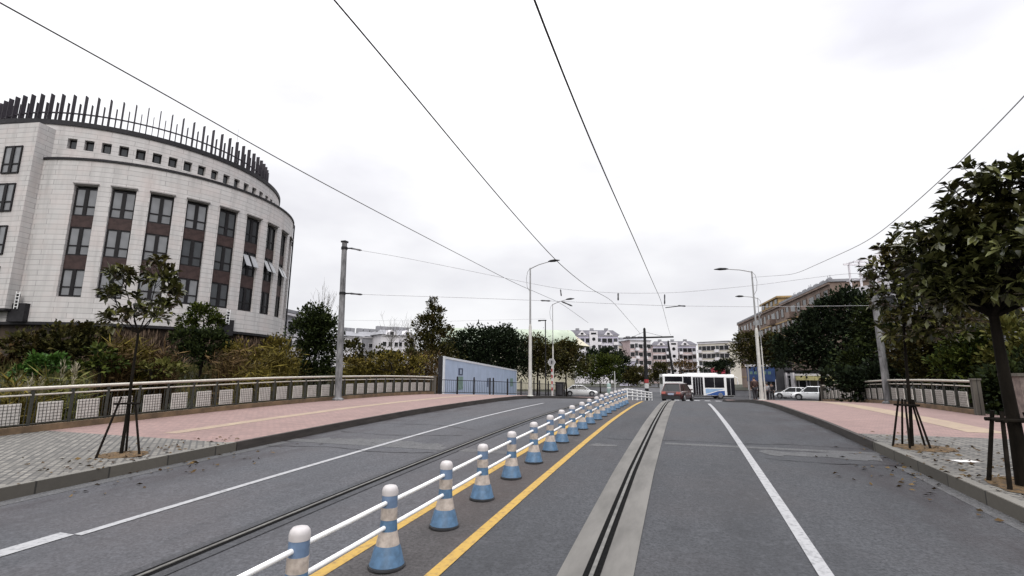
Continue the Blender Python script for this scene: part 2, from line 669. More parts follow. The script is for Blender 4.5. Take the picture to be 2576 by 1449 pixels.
def strip(name, x0, x1, y0, y1, dz, m, thick=0.0, fx=None, parent=None):
    """sheet (or slab) that follows the road's rise; x0/x1 may be functions of y"""
    b = MB()
    st = stations(y0, y1)
    fx0 = x0 if callable(x0) else (lambda y: x0)
    fx1 = x1 if callable(x1) else (lambda y: x1)
    vs, fs = [], []
    for y in st:
        z = rz(y) + dz
        vs += [(fx0(y), y, z), (fx1(y), y, z)]
        if thick:
            vs += [(fx1(y), y, z - thick), (fx0(y), y, z - thick)]
    n = 4 if thick else 2
    for i in range(len(st) - 1):
        a, c = i * n, (i + 1) * n
        for k in range(n if thick else 1):
            k2 = (k + 1) % n
            fs.append([a + k, a + k2, c + k2, c + k])
    if thick:
        fs += [[0, 3, 2, 1], [len(vs) - 4 + k for k in range(4)]]
    b._add(vs, fs)
    return b.build(name, m, parent)


XL, XR = -9.18, 3.66
struct(strip('road', -3.26, XR, -10, 58, 0, 'asphalt'))
struct(strip('road', XL, -3.26, -10, 58, 0, 'asphalt_left'))
struct(strip('road', -11, 5.5, 84, 260, 0, 'asphalt'))
struct(strip('cross_street', -160, 160, 58, 84, 0, 'asphalt'))
struct(strip('median_strip', -3.20, -2.33, -8, 33, .004, 'asphalt_strip'))
# expansion joints across the carriageway near the bridge end
struct(strip('expansion_joint', XL + .02, -3.45, 9.9, 10.25, .004, 'concrete_joint'))
struct(strip('expansion_joint', -.5, XR - .02, 12.1, 12.35, .004, 'concrete_joint'))
# markings
struct(strip('lane_line', 1.05, 1.18, -8, 27.6, .008, 'line_white'))
struct(strip('lane_line', -6.66, -6.54, 4.07, 24, .008, 'line_white'))
struct(strip('lane_line', -6.88, -6.64, -8, 4.06, .008, 'line_white'))
struct(strip('edge_line', -2.33, -2.20, -8, 29, .008, 'line_yellow'))
struct(strip('edge_line', -3.33, -3.20, -8, 30, .008, 'line_yellow'))
for i in range(9):
    struct(strip('crosswalk_stripe', -1.2 + i * 1.05, -.65 + i * 1.05, 56.2, 59.6, .008, 'line_white'))
for i in range(5):
    struct(strip('crosswalk_stripe', -9.6 + i * 1.05, -9.05 + i * 1.05, 56.2, 59.6, .008, 'line_white'))
struct(strip('stop_line', -2.1, 3.4, 54.6, 54.95, .008, 'line_white'))

# guide rails, each in its own strip
for xc, lab, w0, w1 in ((-.93, 'steel guide rail set in a pale concrete strip, right of the yellow line', -.30, .36),
                        (-4.80, 'steel guide rail in dark asphalt on the far side of the blue posts', -.2, .2)):
    bent = (lambda y, xc=xc: xc + (.10 * max(0, (9 - y) / 9) if xc > -2 else 0))
    right = xc > -2
    e = tag(empty('guide_rail', (0, 0, 0)), lab, 'rail')
    if right:
        strip('concrete_strip', lambda y: bent(y) + w0, lambda y: bent(y) + w1, -8, 50, .012, 'track_concrete', .012, parent=e)
    else:
        strip('concrete_strip', lambda y: bent(y) + w0, lambda y: bent(y) + w1, -8, 50, .012, 'asphalt', .012, parent=e)
    for dx in (-.048, .048):
        strip('groove', lambda y, dx=dx: bent(y) + dx - .028, lambda y, dx=dx: bent(y) + dx + .028, -8, 50, .0165, 'rail_groove', parent=e)
    strip('rail_head', lambda y: bent(y) - .019, lambda y: bent(y) + .019, -8, 50, .024, 'rail_steel', .010, parent=e)

# pavements: old grey cobbles near the viewer, pink pavers on the bridge
YL0, YR0 = 8.5, 14.0
LX, RX = -16.2, 9.6
struct(strip('pavement', LX, XL - .16, -10, YL0, KERB, 'grey_pavers', .5))
struct(strip('pavement', LX, XL - .10, YL0, 57, KERB, 'pink_pavers', .5))
struct(strip('pavement', XR + .16, RX + 6, -10, YR0, KERB, 'grey_pavers', .5))
struct(strip('pavement', XR + .10, RX, YR0, 57, KERB, 'pink_pavers', .5))
struct(strip('tactile_path', -12.2, -11.75, YL0 + .6, 50, KERB + .005, 'beige_pavers'))
struct(strip('tactile_path', 6.3, 7.1, YR0 + 1, 50, KERB + .005, 'beige_pavers'))
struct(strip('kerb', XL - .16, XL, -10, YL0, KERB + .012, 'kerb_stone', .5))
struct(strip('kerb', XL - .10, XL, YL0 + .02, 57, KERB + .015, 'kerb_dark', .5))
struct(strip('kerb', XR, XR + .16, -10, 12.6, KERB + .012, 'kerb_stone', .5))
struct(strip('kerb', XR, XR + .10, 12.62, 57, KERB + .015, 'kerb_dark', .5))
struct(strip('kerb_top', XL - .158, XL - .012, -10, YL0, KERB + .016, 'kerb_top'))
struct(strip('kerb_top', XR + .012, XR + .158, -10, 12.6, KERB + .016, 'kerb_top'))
# gutter of paler concrete along the near kerbs
struct(strip('gutter', XL, XL + .28, -10, 9.8, .004, 'concrete_joint'))
struct(strip('gutter', XR - .2, XR, -10, 10.9, .004, 'concrete_joint'))

# ------------------------------------------------------------------ barrier posts on the median
PROF = [(.160, .022), (.165, .03), (.158, .05), (.128, .165), (.112, .20)]
PY = [3.20, 4.42, 5.58, 6.76, 8.02, 9.28, 10.50, 11.65, 12.85, 14.05, 15.3]
while PY[-1] < 24.6:
    PY.append(PY[-1] + 1.22)
PX = -2.76
ORD = ['', 'second', 'third', 'fourth', 'fifth', 'sixth', 'seventh', 'eighth', 'ninth', 'tenth', 'eleventh', 'twelfth', 'thirteenth',
       'fourteenth', 'fifteenth', 'sixteenth', 'seventeenth', 'eighteenth', 'nineteenth', 'twentieth', 'twenty-first', 'twenty-second',
       'twenty-third', 'twenty-fourth', 'twenty-fifth', 'twenty-sixth']


def lathe_mesh(prof, m, name):
    b = MB(); b.lathe(prof, 28)
    return b.mesh(name, m, True)


post_parts = [
    ('rubber_foot', lathe_mesh([(.155, 0), (.178, .004), (.176, .022), (.15, .028)], 'black_rubber', 'rubber_foot')),
    ('base', lathe_mesh(PROF, 'blue_plastic', 'base')),
    ('band', lathe_mesh([(.1125, .200), (.108, .22), (.088, .315), (.086, .325)], 'cream_band', 'lower_band')),
    ('sleeve', lathe_mesh([(.085, .325), (.080, .38), (.077, .425)], 'blue_plastic', 'sleeve')),
    ('band', lathe_mesh([(.0785, .425), (.0775, .535)], 'cream_band', 'upper_band')),
    ('sleeve', lathe_mesh([(.0755, .535), (.0745, .645)], 'blue_plastic_light', 'upper_sleeve')),
    ('cap', lathe_mesh([(.077, .645), (.077, .685), (.070, .712), (.054, .730), (.025, .738), (.001, .740)], 'white_plastic', 'cap')),
]
for i, y in enumerate(PY):
    e = empty('barrier_post', (PX + random.uniform(-.012, .012), y, rz(y) + .004))
    e.rotation_euler = (random.uniform(-.008, .008), random.uniform(-.014, .014), 0)
    if i == 0:
        lab = 'blue and white barrier post nearest the viewer, its base below the picture'
    elif i == 1:
        lab = 'second blue and white barrier post, nearest one whose flared base is fully visible'
    else:
        lab = f'{ORD[i]} blue and white plastic barrier post from the viewer along the median'
    tag(e, lab, 'barrier post', 'barrier posts linked by white rails along the median')
    for nm, me in post_parts:
        o = link(nm, me, e)
        o.rotation_euler.z = random.uniform(0, 6)
    py = 1.95 if i == 0 else PY[i - 1]
    dy, dzz = py - y, rz(py) - rz(y)
    for hgt in (.585, .365):
        b = MB(); b.tube([(0, -.06, hgt + dzz * .06 / abs(dy)), (0, dy * .5, hgt + dzz * .5 - .003), (0, dy + .06, hgt + dzz)], .021, 12)
        b.build('rail', 'white_paint', e, True)

# ------------------------------------------------------------------ bridge railings


def railing(X, y0, y1, ymark, step, lab, side):
    e = tag(empty('bridge_railing', (X, y0, rz(y0) + KERB)), lab, 'railing')
    base = rz(y0) + KERB
    H = lambda y: rz(y) + KERB - base
    st = stations(y0, y1, 1.0)
    b = MB(); b.tube([(0, y - y0, H(y) + 1.08) for y in st], .045, 12); b.build('handrail', 'steel_rail', e, True)
    b = MB(); b.tube([(0, y - y0, H(y) + .92) for y in st], .022, 8); b.build('middle_rail', 'steel_rail', e, True)
    b = MB()
    for a, c in zip(st[:-1], st[1:]):
        m = (a + c) / 2
        ang = math.atan2(H(c) - H(a), c - a)
        b.box((0, m - y0, H(m) + .075), (.16, (c - a) * 1.001, .17), 0, M=Matrix.Rotation(ang, 3, 'X'))
    b.build('base_wall', 'plinth_brown', e)
    b = MB(); b.tube([(0, y - y0, H(y) + .20) for y in st], .018, 6); b.build('lower_rail', 'fence_grey', e)
    pb = MB(); pb.box((0, 0, .475), (.03, .53, .50))
    frame = pb.mesh('panel', 'fence_panel')
    gb = MB()
    for k in range(7):
        for sx in (-.019, .019):
            gb.box((sx, -.24 + k * .08, .475), (.008, .008, .49))
            if k < 6:
                gb.box((sx * 1.15, 0, .275 + k * .08), (.006, .52, .007))
    grid = gb.mesh('panel_mesh', 'fence_grey')
    qb = MB(); qb.box((0, 0, .52), (.06, .055, 1.03))
    postm = qb.mesh('post', 'fence_grey')
    bars = MB()
    n0 = math.ceil((y0 + .3 - ymark) / step)
    k = n0
    while ymark + k * step < y1 - .3:
        y = ymark + k * step
        o = link('panel', frame, e, (0, y - y0, H(y)))
        o.rotation_euler.x = math.atan2(rz(y + .3) - rz(y - .3), .6)
        g = link('panel_mesh', grid, o)
        yp = y + step / 2
        link('post', postm, e, (0, yp - y0, H(yp)))
        for d in (-.34, -.18, 0, .18, .34):
            yy = y + d
            if abs(d) < .3:
                bars.cyl((0, yy - y0, H(yy) + .72), (0, yy - y0, H(yy) + .92), .007, n=5)
            else:
                bars.cyl((0, yy - y0, H(yy) + .16), (0, yy - y0, H(yy) + .92), .011, n=5)
        k += 1
    bars.build('bars', 'fence_grey', e)
    for yy in (y0, y1):
        pb = MB(); pb.box((0, yy - y0, H(yy) + .56), (.20, .20, 1.12)); pb.box((0, yy - y0, H(yy) + 1.15), (.25, .25, .06))
        pb.build('end_pillar', 'kerb_stone', e)
    return e


railing(-15.6, 2.2, 29.6, 7.67, .876, 'long steel bridge railing with pale square panels along the left pavement', -1)
railing(9.05, 20.6, 40.2, 21.5, .86, 'steel bridge railing with pale square panels along the right pavement', 1)

# brick gate pier at the right edge
e = tag(empty('brick_pier', (9.6, 19.2, rz(19.2) + KERB)), 'weathered brown brick pier at the right edge beyond the near magnolia', 'pier')
b = MB(); b.box((.6, 0, .62), (1.8, .9, 1.3)); b.build('shaft', 'brick_pillar', e)
b = MB(); b.box((.6, 0, 1.31), (1.92, 1.0, .09)); b.build('coping_stone', 'kerb_stone', e)

# ------------------------------------------------------------------ foliage helpers


def rand_unit(n):
    v = RNG.normal(size=(n, 3))
    return v / np.linalg.norm(v, axis=1, keepdims=True)


def leaf_mesh(name, P, Dir, L, W, m, fold=.18):
    """one folded four-sided leaf per point: P base, Dir pointing direction, L length, W width"""
    n = len(P)
    Dir = Dir / np.linalg.norm(Dir, axis=1, keepdims=True)
    up = rand_unit(n) * .8 + np.array([0, 0, 1.0])
    S = np.cross(Dir, up)
    S /= np.linalg.norm(S, axis=1, keepdims=True) + 1e-9
    Nn = np.cross(S, Dir)
    L = np.asarray(L).reshape(-1, 1); W = np.asarray(W).reshape(-1, 1)
    V = np.empty((n, 4, 3))
    V[:, 0] = P
    V[:, 1] = P + Dir * L * .52 + S * W * .5 + Nn * W * fold
    V[:, 2] = P + Dir * L
    V[:, 3] = P + Dir * L * .52 - S * W * .5 + Nn * W * fold
    return quads_mesh(name, V, m)


def quads_mesh(name, V, m):
    n = len(V)
    me = bpy.data.meshes.new(name)
    me.vertices.add(4 * n)
    me.vertices.foreach_set('co', V.reshape(-1).astype(np.float32))
    me.loops.add(4 * n)
    me.loops.foreach_set('vertex_index', np.arange(4 * n, dtype=np.int32))
    me.polygons.add(n)
    me.polygons.foreach_set('loop_start', np.arange(0, 4 * n, 4, dtype=np.int32))
    me.polygons.foreach_set('loop_total', np.full(n, 4, dtype=np.int32))
    me.materials.append(MATS[m])
    me.update(calc_edges=True)
    me.validate()
    return me


def crown_mesh(name, blobs, lai, leaf, m, aspect=.6, clump=.30, gap=.0, inner=.35):
    """blobs: (centre, radii) in local metres; leaves gathered in clumps over each blob"""
    Ps, Ds = [], []
    for c, r in blobs:
        c = np.array(c, float); r = np.array(r, float)
        area = math.pi * (r[0] * r[2])
        n = int(max(60, lai * area / (leaf * leaf * aspect * .5)))
        nc = max(14, int(n / 26))
        u = rand_unit(nc)
        u[:, 2] = np.where(u[:, 2] < -.55, -u[:, 2], u[:, 2])
        rad = inner + (1 - inner) * RNG.random((nc, 1)) ** .55
        rad *= 1 + RNG.normal(0, .10, (nc, 1))
        cc = c + u * rad * r
        cs = clump * r.min() * (.6 + .8 * RNG.random((nc, 1)))
        idx = RNG.integers(0, nc, n)
        off = RNG.normal(0, 1, (n, 3)) * .55
        p = cc[idx] + off * cs[idx]
        d = off * .8 + u[idx] * .7 + np.array([0, 0, .25]) + rand_unit(n) * .6
        Ps.append(p); Ds.append(d)
    P = np.vstack(Ps); D = np.vstack(Ds)
    n = len(P)
    L = leaf * (.65 + .7 * RNG.random(n))
    return leaf_mesh(name, P, D, L, L * aspect, m)


def trunk_mesh(base, top, r, blobs, m='bark', n=8, bend=.04):
    b = MB()
    base, top = Vector(base), Vector(top)
    pts, rs = [], []
    for i in range(6):
        t = i / 5
        p = base.lerp(top, t)
        if 0 < i < 5:
            p += Vector((random.uniform(-bend, bend), random.uniform(-bend, bend), 0))
        pts.append(p); rs.append(r * (1.25 - .25 * min(1, t * 4)) * (1 - .38 * t))
    b.tube(pts, rs, n)
    for c, rr in blobs:
        c = Vector(c)
        s = pts[-1] if c.z > top.z else pts[3].lerp(pts[-1], .8)
        mid = s.lerp(c, .5) + Vector((random.uniform(-.1, .1), random.uniform(-.1, .1), .08)) * rr[0]
        b.tube([s, mid, c], [r * .5, r * .32, r * .14], 6)
        for _ in range(4):
            q = c + Vector((random.uniform(-.7, .7) * rr[0], random.uniform(-.7, .7) * rr[1], random.uniform(-.2, .75) * rr[2]))
            b.tube([mid.lerp(c, .4), c.lerp(q, .5) + Vector((0, 0, .03 * rr[2])), q], [r * .2, r * .13, r * .05], 5)
    return b.mesh('trunk', m, True)


def ptree(name, label, cat, D, px, base, m, leaf=.3, lai=4.5, group=None, trunk_r=None, depth=1.0, aspect=.6, clump=.3,
          bark='bark', inner=.35, squash=1.0, zbase=None, dspread=0.0):
    """tree or shrub: px = list of (x, y, rx[, rz]) outlines of crown masses, base = (x) of the trunk"""
    bp = at_d(base, 945, D)
    g = gz(bp.x, bp.y) if zbase is None else zbase
    bp.z = g
    blobs = []
    for q in px:
        x, y, rx = q[:3]
        ry = q[3] if len(q) > 3 else rx
        Dd = D + (random.uniform(-dspread, dspread))
        c = at_d(x, y, Dd) - bp
        sx, sz = px_scale(x, y, Dd)
        grow = 1 + .8 * (1 - sx / sz)
        blobs.append((tuple(c), (rx * sx * grow, rx * sx * grow * depth, ry * sz * squash * (1 + (grow - 1) * .5))))
    e = tag(empty(name, bp), label, cat, group)
    me = crown_mesh('crown', blobs, lai, leaf, m, aspect, clump, inner=inner)
    link('crown' if cat == 'tree' else 'foliage', me, e)
    zt = np.mean([c[0][2] for c in blobs])
    xt = np.mean([c[0][0] for c in blobs]); yt = np.mean([c[0][1] for c in blobs])
    zlow = min(c[0][2] - c[1][2] * .3 for c in blobs)
    tr = trunk_r or max(.05, .03 * zt)
    link('trunk' if cat == 'tree' else 'stem', trunk_mesh((0, 0, -.1), (xt * .6, yt * .6, max(.3, min(zt, zlow + .3))), tr, blobs, bark), e)
    return e


def rosette_mesh(name, blobs, count, L, W, m, k=8, seed=1, flat=.0):
    """whorls of long leaves at twig ends, as on a magnolia"""
    tips, axes = [], []
    for (c, r), n in zip(blobs, count):
        c = np.array(c, float); r = np.array(r, float)
        u = rand_unit(n)
        rad = .35 + .65 * RNG.random((n, 1)) ** .6
        tips.append(c + u * rad * r)
        a = u * .9 + np.array([0, 0, .75]) + rand_unit(n) * .35
        axes.append(a / np.linalg.norm(a, axis=1, keepdims=True))
    T = np.vstack(tips); A = np.vstack(axes)
    n = len(T)
    P, D = [], []
    for j in range(k):
        h = rand_unit(n)
        s = np.cross(A, h); s /= np.linalg.norm(s, axis=1, keepdims=True) + 1e-9
        P.append(T + A * (RNG.random((n, 1)) * .05 - .02))
        D.append(s * (.75 + .3 * RNG.random((n, 1))) + A * (.15 + .7 * RNG.random((n, 1))))
    P = np.vstack(P); D = np.vstack(D)
    sc = .7 + .5 * RNG.random(len(P))
    # two-segment leaf: wide blade with a bent tip
    n2 = len(P)
    D /= np.linalg.norm(D, axis=1, keepdims=True)
    S = np.cross(D, np.array([0, 0, 1.0]) + rand_unit(n2) * .5); S /= np.linalg.norm(S, axis=1, keepdims=True) + 1e-9
    Nn = np.cross(S, D)
    l = (L * sc)[:, None]; w = (W * sc)[:, None]
    V = np.empty((n2, 4, 3))
    V[:, 0] = P
    V[:, 1] = P + D * l * .6 + S * w * .5 + Nn * w * .12
    V[:, 2] = P + D * l - Nn * l * .10
    V[:, 3] = P + D * l * .6 - S * w * .5 + Nn * w * .12
    return quads_mesh(name, V, m), T


def magnolia(label, base, top, r, D, px, counts, L, W, m, k=8, grow=1.35):
    bp = Vector(base)
    blobs = []
    for q in px:
        x, y, rx = q[:3]
        ry = q[3] if len(q) > 3 else rx
        dd = q[4] if len(q) > 4 else 0
        c = at_d(x, y, D + dd) - bp
        sx, sz = px_scale(x, y, D)
        blobs.append((tuple(c), (rx * sx * grow, rx * sx * grow, ry * sz * (grow * .85))))
    e = tag(empty('magnolia_tree', bp), label, 'tree')
    me, tips = rosette_mesh('crown', blobs, counts, L, W, m, k)
    link('crown', me, e)
    tb = MB()
    topv = Vector(top) - bp
    pts = [Vector((0, 0, -.03)), topv * .3 + Vector((.015, 0, 0)), topv * .62, topv]
    tb.tube(pts, [r * 1.15, r, r * .9, r * .72], 10)
    allc = []
    for c, rr in blobs:
        c = Vector(c)
        mid = topv.lerp(c, .5) + Vector((random.uniform(-.06, .06), random.uniform(-.06, .06), -.05))
        tb.tube([topv, mid, c], [r * .5, r * .34, r * .16], 7)
        allc.append((c, mid))
    for t in tips[::2]:
        t = Vector(t)
        c, mid = min(allc, key=lambda q: (q[0] - t).length)
        s = mid.lerp(c, random.uniform(.4, 1))
        tb.tube([s, s.lerp(t, .55) + Vector((0, 0, -.02)), t], [r * .11 + .003, r * .08 + .002, .004], 4, cap=False)
    tb.build('trunk', 'bark', e, True)
    return e


def stakes(label, base, rad, topr, h, n, sr, rot0=0.0, lean=(0, 0)):
    e = tag(empty('tree_stakes', base), label, 'tree stakes')
    for k in range(n):
        a = rot0 + 2 * math.pi * k / n
        b = MB(); b.tube([(rad * math.cos(a), rad * math.sin(a), -.02), (topr * math.cos(a) + lean[0], topr * math.sin(a) + lean[1], h)], [sr, sr * .85], 8)
        b.build('leg', 'wood_stake', e, True)
    b = MB()
    for k in range(n):
        a, a2 = rot0 + 2 * math.pi * k / n, rot0 + 2 * math.pi * (k + 1) / n
        t = .88
        q = lambda w: Vector(((rad + (topr - rad) * t) * math.cos(w) + lean[0] * t, (rad + (topr - rad) * t) * math.sin(w) + lean[1] * t, h * t))
        d = (q(a2) - q(a)).normalized() * .08
        b.tube([q(a) - d, q(a2) + d], sr * .9, 7)
    b.build('cross_bar', 'wood_stake', e, True)
    return e


def pit(c, rx, ry, y=None):
    b = MB()
    n = 26
    ring = []
    for k in range(n):
        w = 2 * math.pi * k / n
        s = 1 + random.uniform(-.08, .08)
        ring.append((c[0] + rx * s * math.cos(w), c[1] + ry * s * math.sin(w)))
    v = [(c[0], c[1], rz(c[1]) + KERB + .03)] + [(x, y, rz(y) + KERB + .006) for x, y in ring]
    b._add(v, [[0, k + 1, (k + 1) % n + 1] for k in range(n)])
    struct(b.build('soil_patch', 'soil', None, True))



def meander(name, pts, wd, m, dz=.009, jit=.05):
    """thin uneven line lying on the road through (x, y) points"""
    b = MB()
    P = []
    for (x0, y0), (x1, y1) in zip(pts[:-1], pts[1:]):
        n = max(2, int(math.hypot(x1 - x0, y1 - y0) / .18))
        for k in range(n):
            t = k / n
            P.append(Vector((x0 + (x1 - x0) * t + random.uniform(-jit, jit), y0 + (y1 - y0) * t + random.uniform(-jit, jit))))
    P.append(Vector(pts[-1]))
    vs = []
    for i, p in enumerate(P):
        d = (P[min(i + 1, len(P) - 1)] - P[max(i - 1, 0)]).normalized()
        n = Vector((-d.y, d.x)) * wd * random.uniform(.25, .75)
        for q in (p + n, p - n):
            vs.append((q.x, q.y, rz(q.y) + dz))
    b._add(vs, [[2 * i, 2 * i + 1, 2 * i + 3, 2 * i + 2] for i in range(len(P) - 1)])
    struct(b.build(name, m))


for pts, wd in (([(-9.0, 9.2), (-7.6, 9.5), (-6.0, 9.3), (-5.0, 9.6)], .022), ([(-8.9, 11.6), (-7.2, 11.4), (-5.4, 11.9)], .02),
                ([(1.4, 10.95), (2.4, 10.8), (3.6, 11.0)], .02), ([(-2.1, 12.6), (-1.4, 12.5), (0, 12.75), (1.0, 12.6), (2.2, 12.9), (3.6, 12.7)], .02),
                ([(-5.5, 13.0), (-7.0, 13.6), (-9.0, 13.4)], .02)):
    meander('road_crack', pts, wd, 'rail_groove')
for pts, wd, m in (([(-8.6, 10.2), (-7.0, 10.6), (-5.2, 10.3)], .5, 'concrete_joint'), ([(1.5, 11.6), (2.6, 11.75), (3.5, 11.7)], .55, 'concrete_joint'), ([(-2.1, 11.6), (-1.5, 11.55)], .3, 'concrete_joint')):
    meander('road_patch', pts, wd, m, .0045, .06)

# ------------------------------------------------------------------ street trees with their stakes
def onpav(x, y):
    return Vector((x, y, rz(y) + KERB))


bp = onpav(4.30, 8.97)
pit((4.66, 8.95), .76, .70)
magnolia('large dark magnolia tree at the right edge with a thick leaning trunk', bp, at_d(2500, 795, 9.9), .078, 9.9,
         [(2520, 455, 62, 55), (2440, 505, 75, 80), (2400, 590, 80, 62), (2500, 590, 100, 80), (2450, 680, 105, 62, .3), (2560, 660, 100, 90, -.4),
          (2630, 560, 100, 120), (2640, 720, 90, 80), (2540, 730, 85, 45, .6), (2400, 735, 64, 44), (2350, 640, 66, 54, .2), (2380, 700, 60, 50, -.2)],
         [30, 42, 50, 66, 90, 100, 90, 84, 70, 50, 50, 46], .20, .078, 'leaf_magnolia', 9)
stakes('dark wooden stakes around the thick trunk of the large right magnolia', bp + Vector((.0, 0, 0)), .38, .17, 1.0, 4, .030, .75, (-.04, 0))
bp = onpav(4.18, 12.15)
pit((4.36, 12.1), .50, .48)
magnolia('slim magnolia sapling on the right pavement, its crown merging with the larger tree', bp, at_d(2272, 800, 12.9), .03, 12.9,
         [(2290, 625, 66, 56), (2232, 665, 50, 44), (2330, 690, 70, 66), (2255, 735, 66, 58), (2330, 785, 74, 56), (2270, 825, 50, 36), (2385, 800, 66, 50)],
         [64, 40, 70, 66, 70, 28, 50], .19, .074, 'leaf_magnolia_young', 8)
stakes('five legged dark stake frame around the slim right sapling', bp, .31, .12, .92, 5, .021, .5)
bp = onpav(-10.2, 6.83)
pit((-10.15, 6.85), .46, .36)
magnolia('sparse young magnolia on the left pavement in front of the round building', bp, at_d(348, 838, 12.3), .028, 12.3,
         [(303, 688, 34, 22), (280, 738, 26, 18), (292, 800, 34, 20), (400, 682, 34, 34), (436, 738, 24, 30), (392, 782, 36, 26), (338, 765, 18, 26)],
         [18, 13, 14, 26, 17, 20, 8], .19, .078, 'leaf_magnolia_young', 8, 1.2)
stakes('three legged dark tripod stake around the young left magnolia', bp, .38, .12, 1.08, 3, .021, 2.35)

b = MB(); b.box((0, 0, .004), (.34, .22, .006))
o = tag(b.build('paper_sheet', 'paper'), 'white sheet of paper lying on the grey right pavement', 'paper')
o.location = onpav(4.42, 10.75) + Vector((0, 0, .004)); o.rotation_euler.z = .3

# ------------------------------------------------------------------ round building
BX, BY = -49.38, 34.08
R1, R2, R3 = 12.03, 12.9, 11.39
UP = Vector((-52.97 - BX, 34.1 - BY, 0))      # the upper storey is set back on its own centre
Z0, ZL, ZR = 5.71, 18.5, 21.72
bld = tag(empty('round_building', (BX, BY, 0)), 'round pale stone office building with tall window bays and dark roof fins', 'building')


def cp(r, a, z):
    return Vector((r * math.cos(R(a)), r * math.sin(R(a)), z))


def cylwall(name, r, cols, half, z0, za, zb_, z1, depth, m, back, off=None):
    b = MB()
    angs = set(np.arange(-180, 180.1, 3.0).round(3))
    for a in cols:
        angs = {q for q in angs if not (a - half < q < a + half)}
        angs |= {a - half, a, a + half}
    angs = sorted(angs)

    def pan(rr, a0, a1, zz0, zz1, mi=0):
        u0, u1 = R(a0) * r, R(a1) * r
        b.quad(cp(rr, a0, zz0), cp(rr, a1, zz0), cp(rr, a1, zz1), cp(rr, a0, zz1), mi, [(u0, zz0), (u1, zz0), (u1, zz1), (u0, zz1)])
    for a0, a1 in zip(angs[:-1], angs[1:]):
        mid = (a0 + a1) / 2
        inwin = any(abs(mid - a) < half for a in cols)
        pan(r, a0, a1, z0, za); pan(r, a0, a1, zb_, z1)
        if inwin:
            pan(r - depth, a0, a1, za, zb_, 1)
            for zz in (za, zb_):
                b.quad(cp(r, a0, zz), cp(r, a1, zz), cp(r - depth, a1, zz), cp(r - depth, a0, zz), 0, [(0, 0), (.3, 0), (.3, .3), (0, .3)])
        else:
            pan(r, a0, a1, za, zb_)
    for a in cols:
        for q in (a - half, a + half):
            b.quad(cp(r, q, za), cp(r - depth, q, za), cp(r - depth, q, zb_), cp(r, q, zb_), 0, [(.1, za), (.4, za), (.4, zb_), (.1, zb_)])
    o = b.build(name, [m, back], bld)
    if off is not None:
        o.location = off


cols = [-60 + 12 * k for k in range(10)]
cylwall('lower_wall', R1, cols, 3.85, Z0, 7.62, 16.4, ZL, .40, 'stone_clad', 'dark_frame')
scol = [-55.5 + 5.05 * k for k in range(21)]
cylwall('upper_wall', R2, scol, 1.42, Z0, 19.72, 20.6, ZR, .35, 'stone_clad', 'dark_frame', UP)


def ring(name, r0, r1, z0, z1, m, off=None):
    b = MB()
    b.lathe([(r0, z0), (r1, z0), (r1, z1), (r0, z1)], 96, cap=False)
    o = b.build(name, m, bld)
    if off is not None:
        o.location = off


ring('ledge', R1 - 3.2, R1 + .10, ZL - .04, ZL + .13, 'coping')
ring('parapet_band', R2 - .5, R2 + .10, ZR - .05, ZR + .34, 'coping', UP)
b = MB(); b.lathe([(R1 - .35, .5), (R1 - .35, Z0)], 72); b.build('plinth', 'creeper_wall', bld)
b = MB(); b.lathe([(R1 - .4, Z0 - .02), (R1 + .05, Z0 - .02), (R1 + .05, Z0 - .22), (R1 - .4, Z0 - .22)], 72, cap=False); b.build('base_band', 'coping', bld)
b = MB(); b.lathe([(.01, ZR - .3), (R2 - .3, ZR - .3), (R2 - .3, ZR), (.01, ZR)], 64, cap=False); b.build('roof', 'apt_grey', bld).location = UP
b = MB(); b.lathe([(R2 - .35, .5), (R2 - .35, Z0)], 72); b.build('plinth', 'creeper_wall', bld).location = UP
# roof screen
ring('screen_ring', R3 - .04, R3 + .04, 23.42, 23.53, 'fin_metal', UP)
fb = MB(); fb.box((R3, 0, 0), (.32, .07, 3.4)); tall = fb.mesh('roof_fin', 'fin_metal')
fb = MB(); fb.box((R3 - .1, 0, 0), (.20, .05, 2.7)); short = fb.mesh('short_fin', 'fin_metal')
for k in range(82):
    o = link('roof_fin', tall, bld, (UP.x, UP.y, ZR + 1.70)); o.rotation_euler.z = R(360 / 82 * k)
    o = link('short_fin', short, bld, (UP.x, UP.y, ZR + 1.35)); o.rotation_euler.z = R(360 / 82 * (k + .5))

# windows: frame with wide middle post, tall upper lights over short lower lights
WW = 1.56


def win_frame(h):
    b = MB()
    b.box((-WW / 2 + .05, 0, h / 2), (.10, .10, h)); b.box((WW / 2 - .05, 0, h / 2), (.10, .10, h))
    b.box((0, .01, h / 2), (.26, .10, h))
    for z in (.05, h * .34, h - .05):
        for s in (-1, 1):
            b.box((s * .405, 0, z), (.55, .09, .10))
    return b.mesh('window', 'dark_frame')


def win_pane(h, m):
    b = MB()
    for s in (-1, 1):
        b.box((s * .405, -.02, h * .18), (.54, .02, h * .30))
        b.box((s * .405, -.02, h * .66), (.54, .02, h * .60))
    return b.mesh('pane', m)


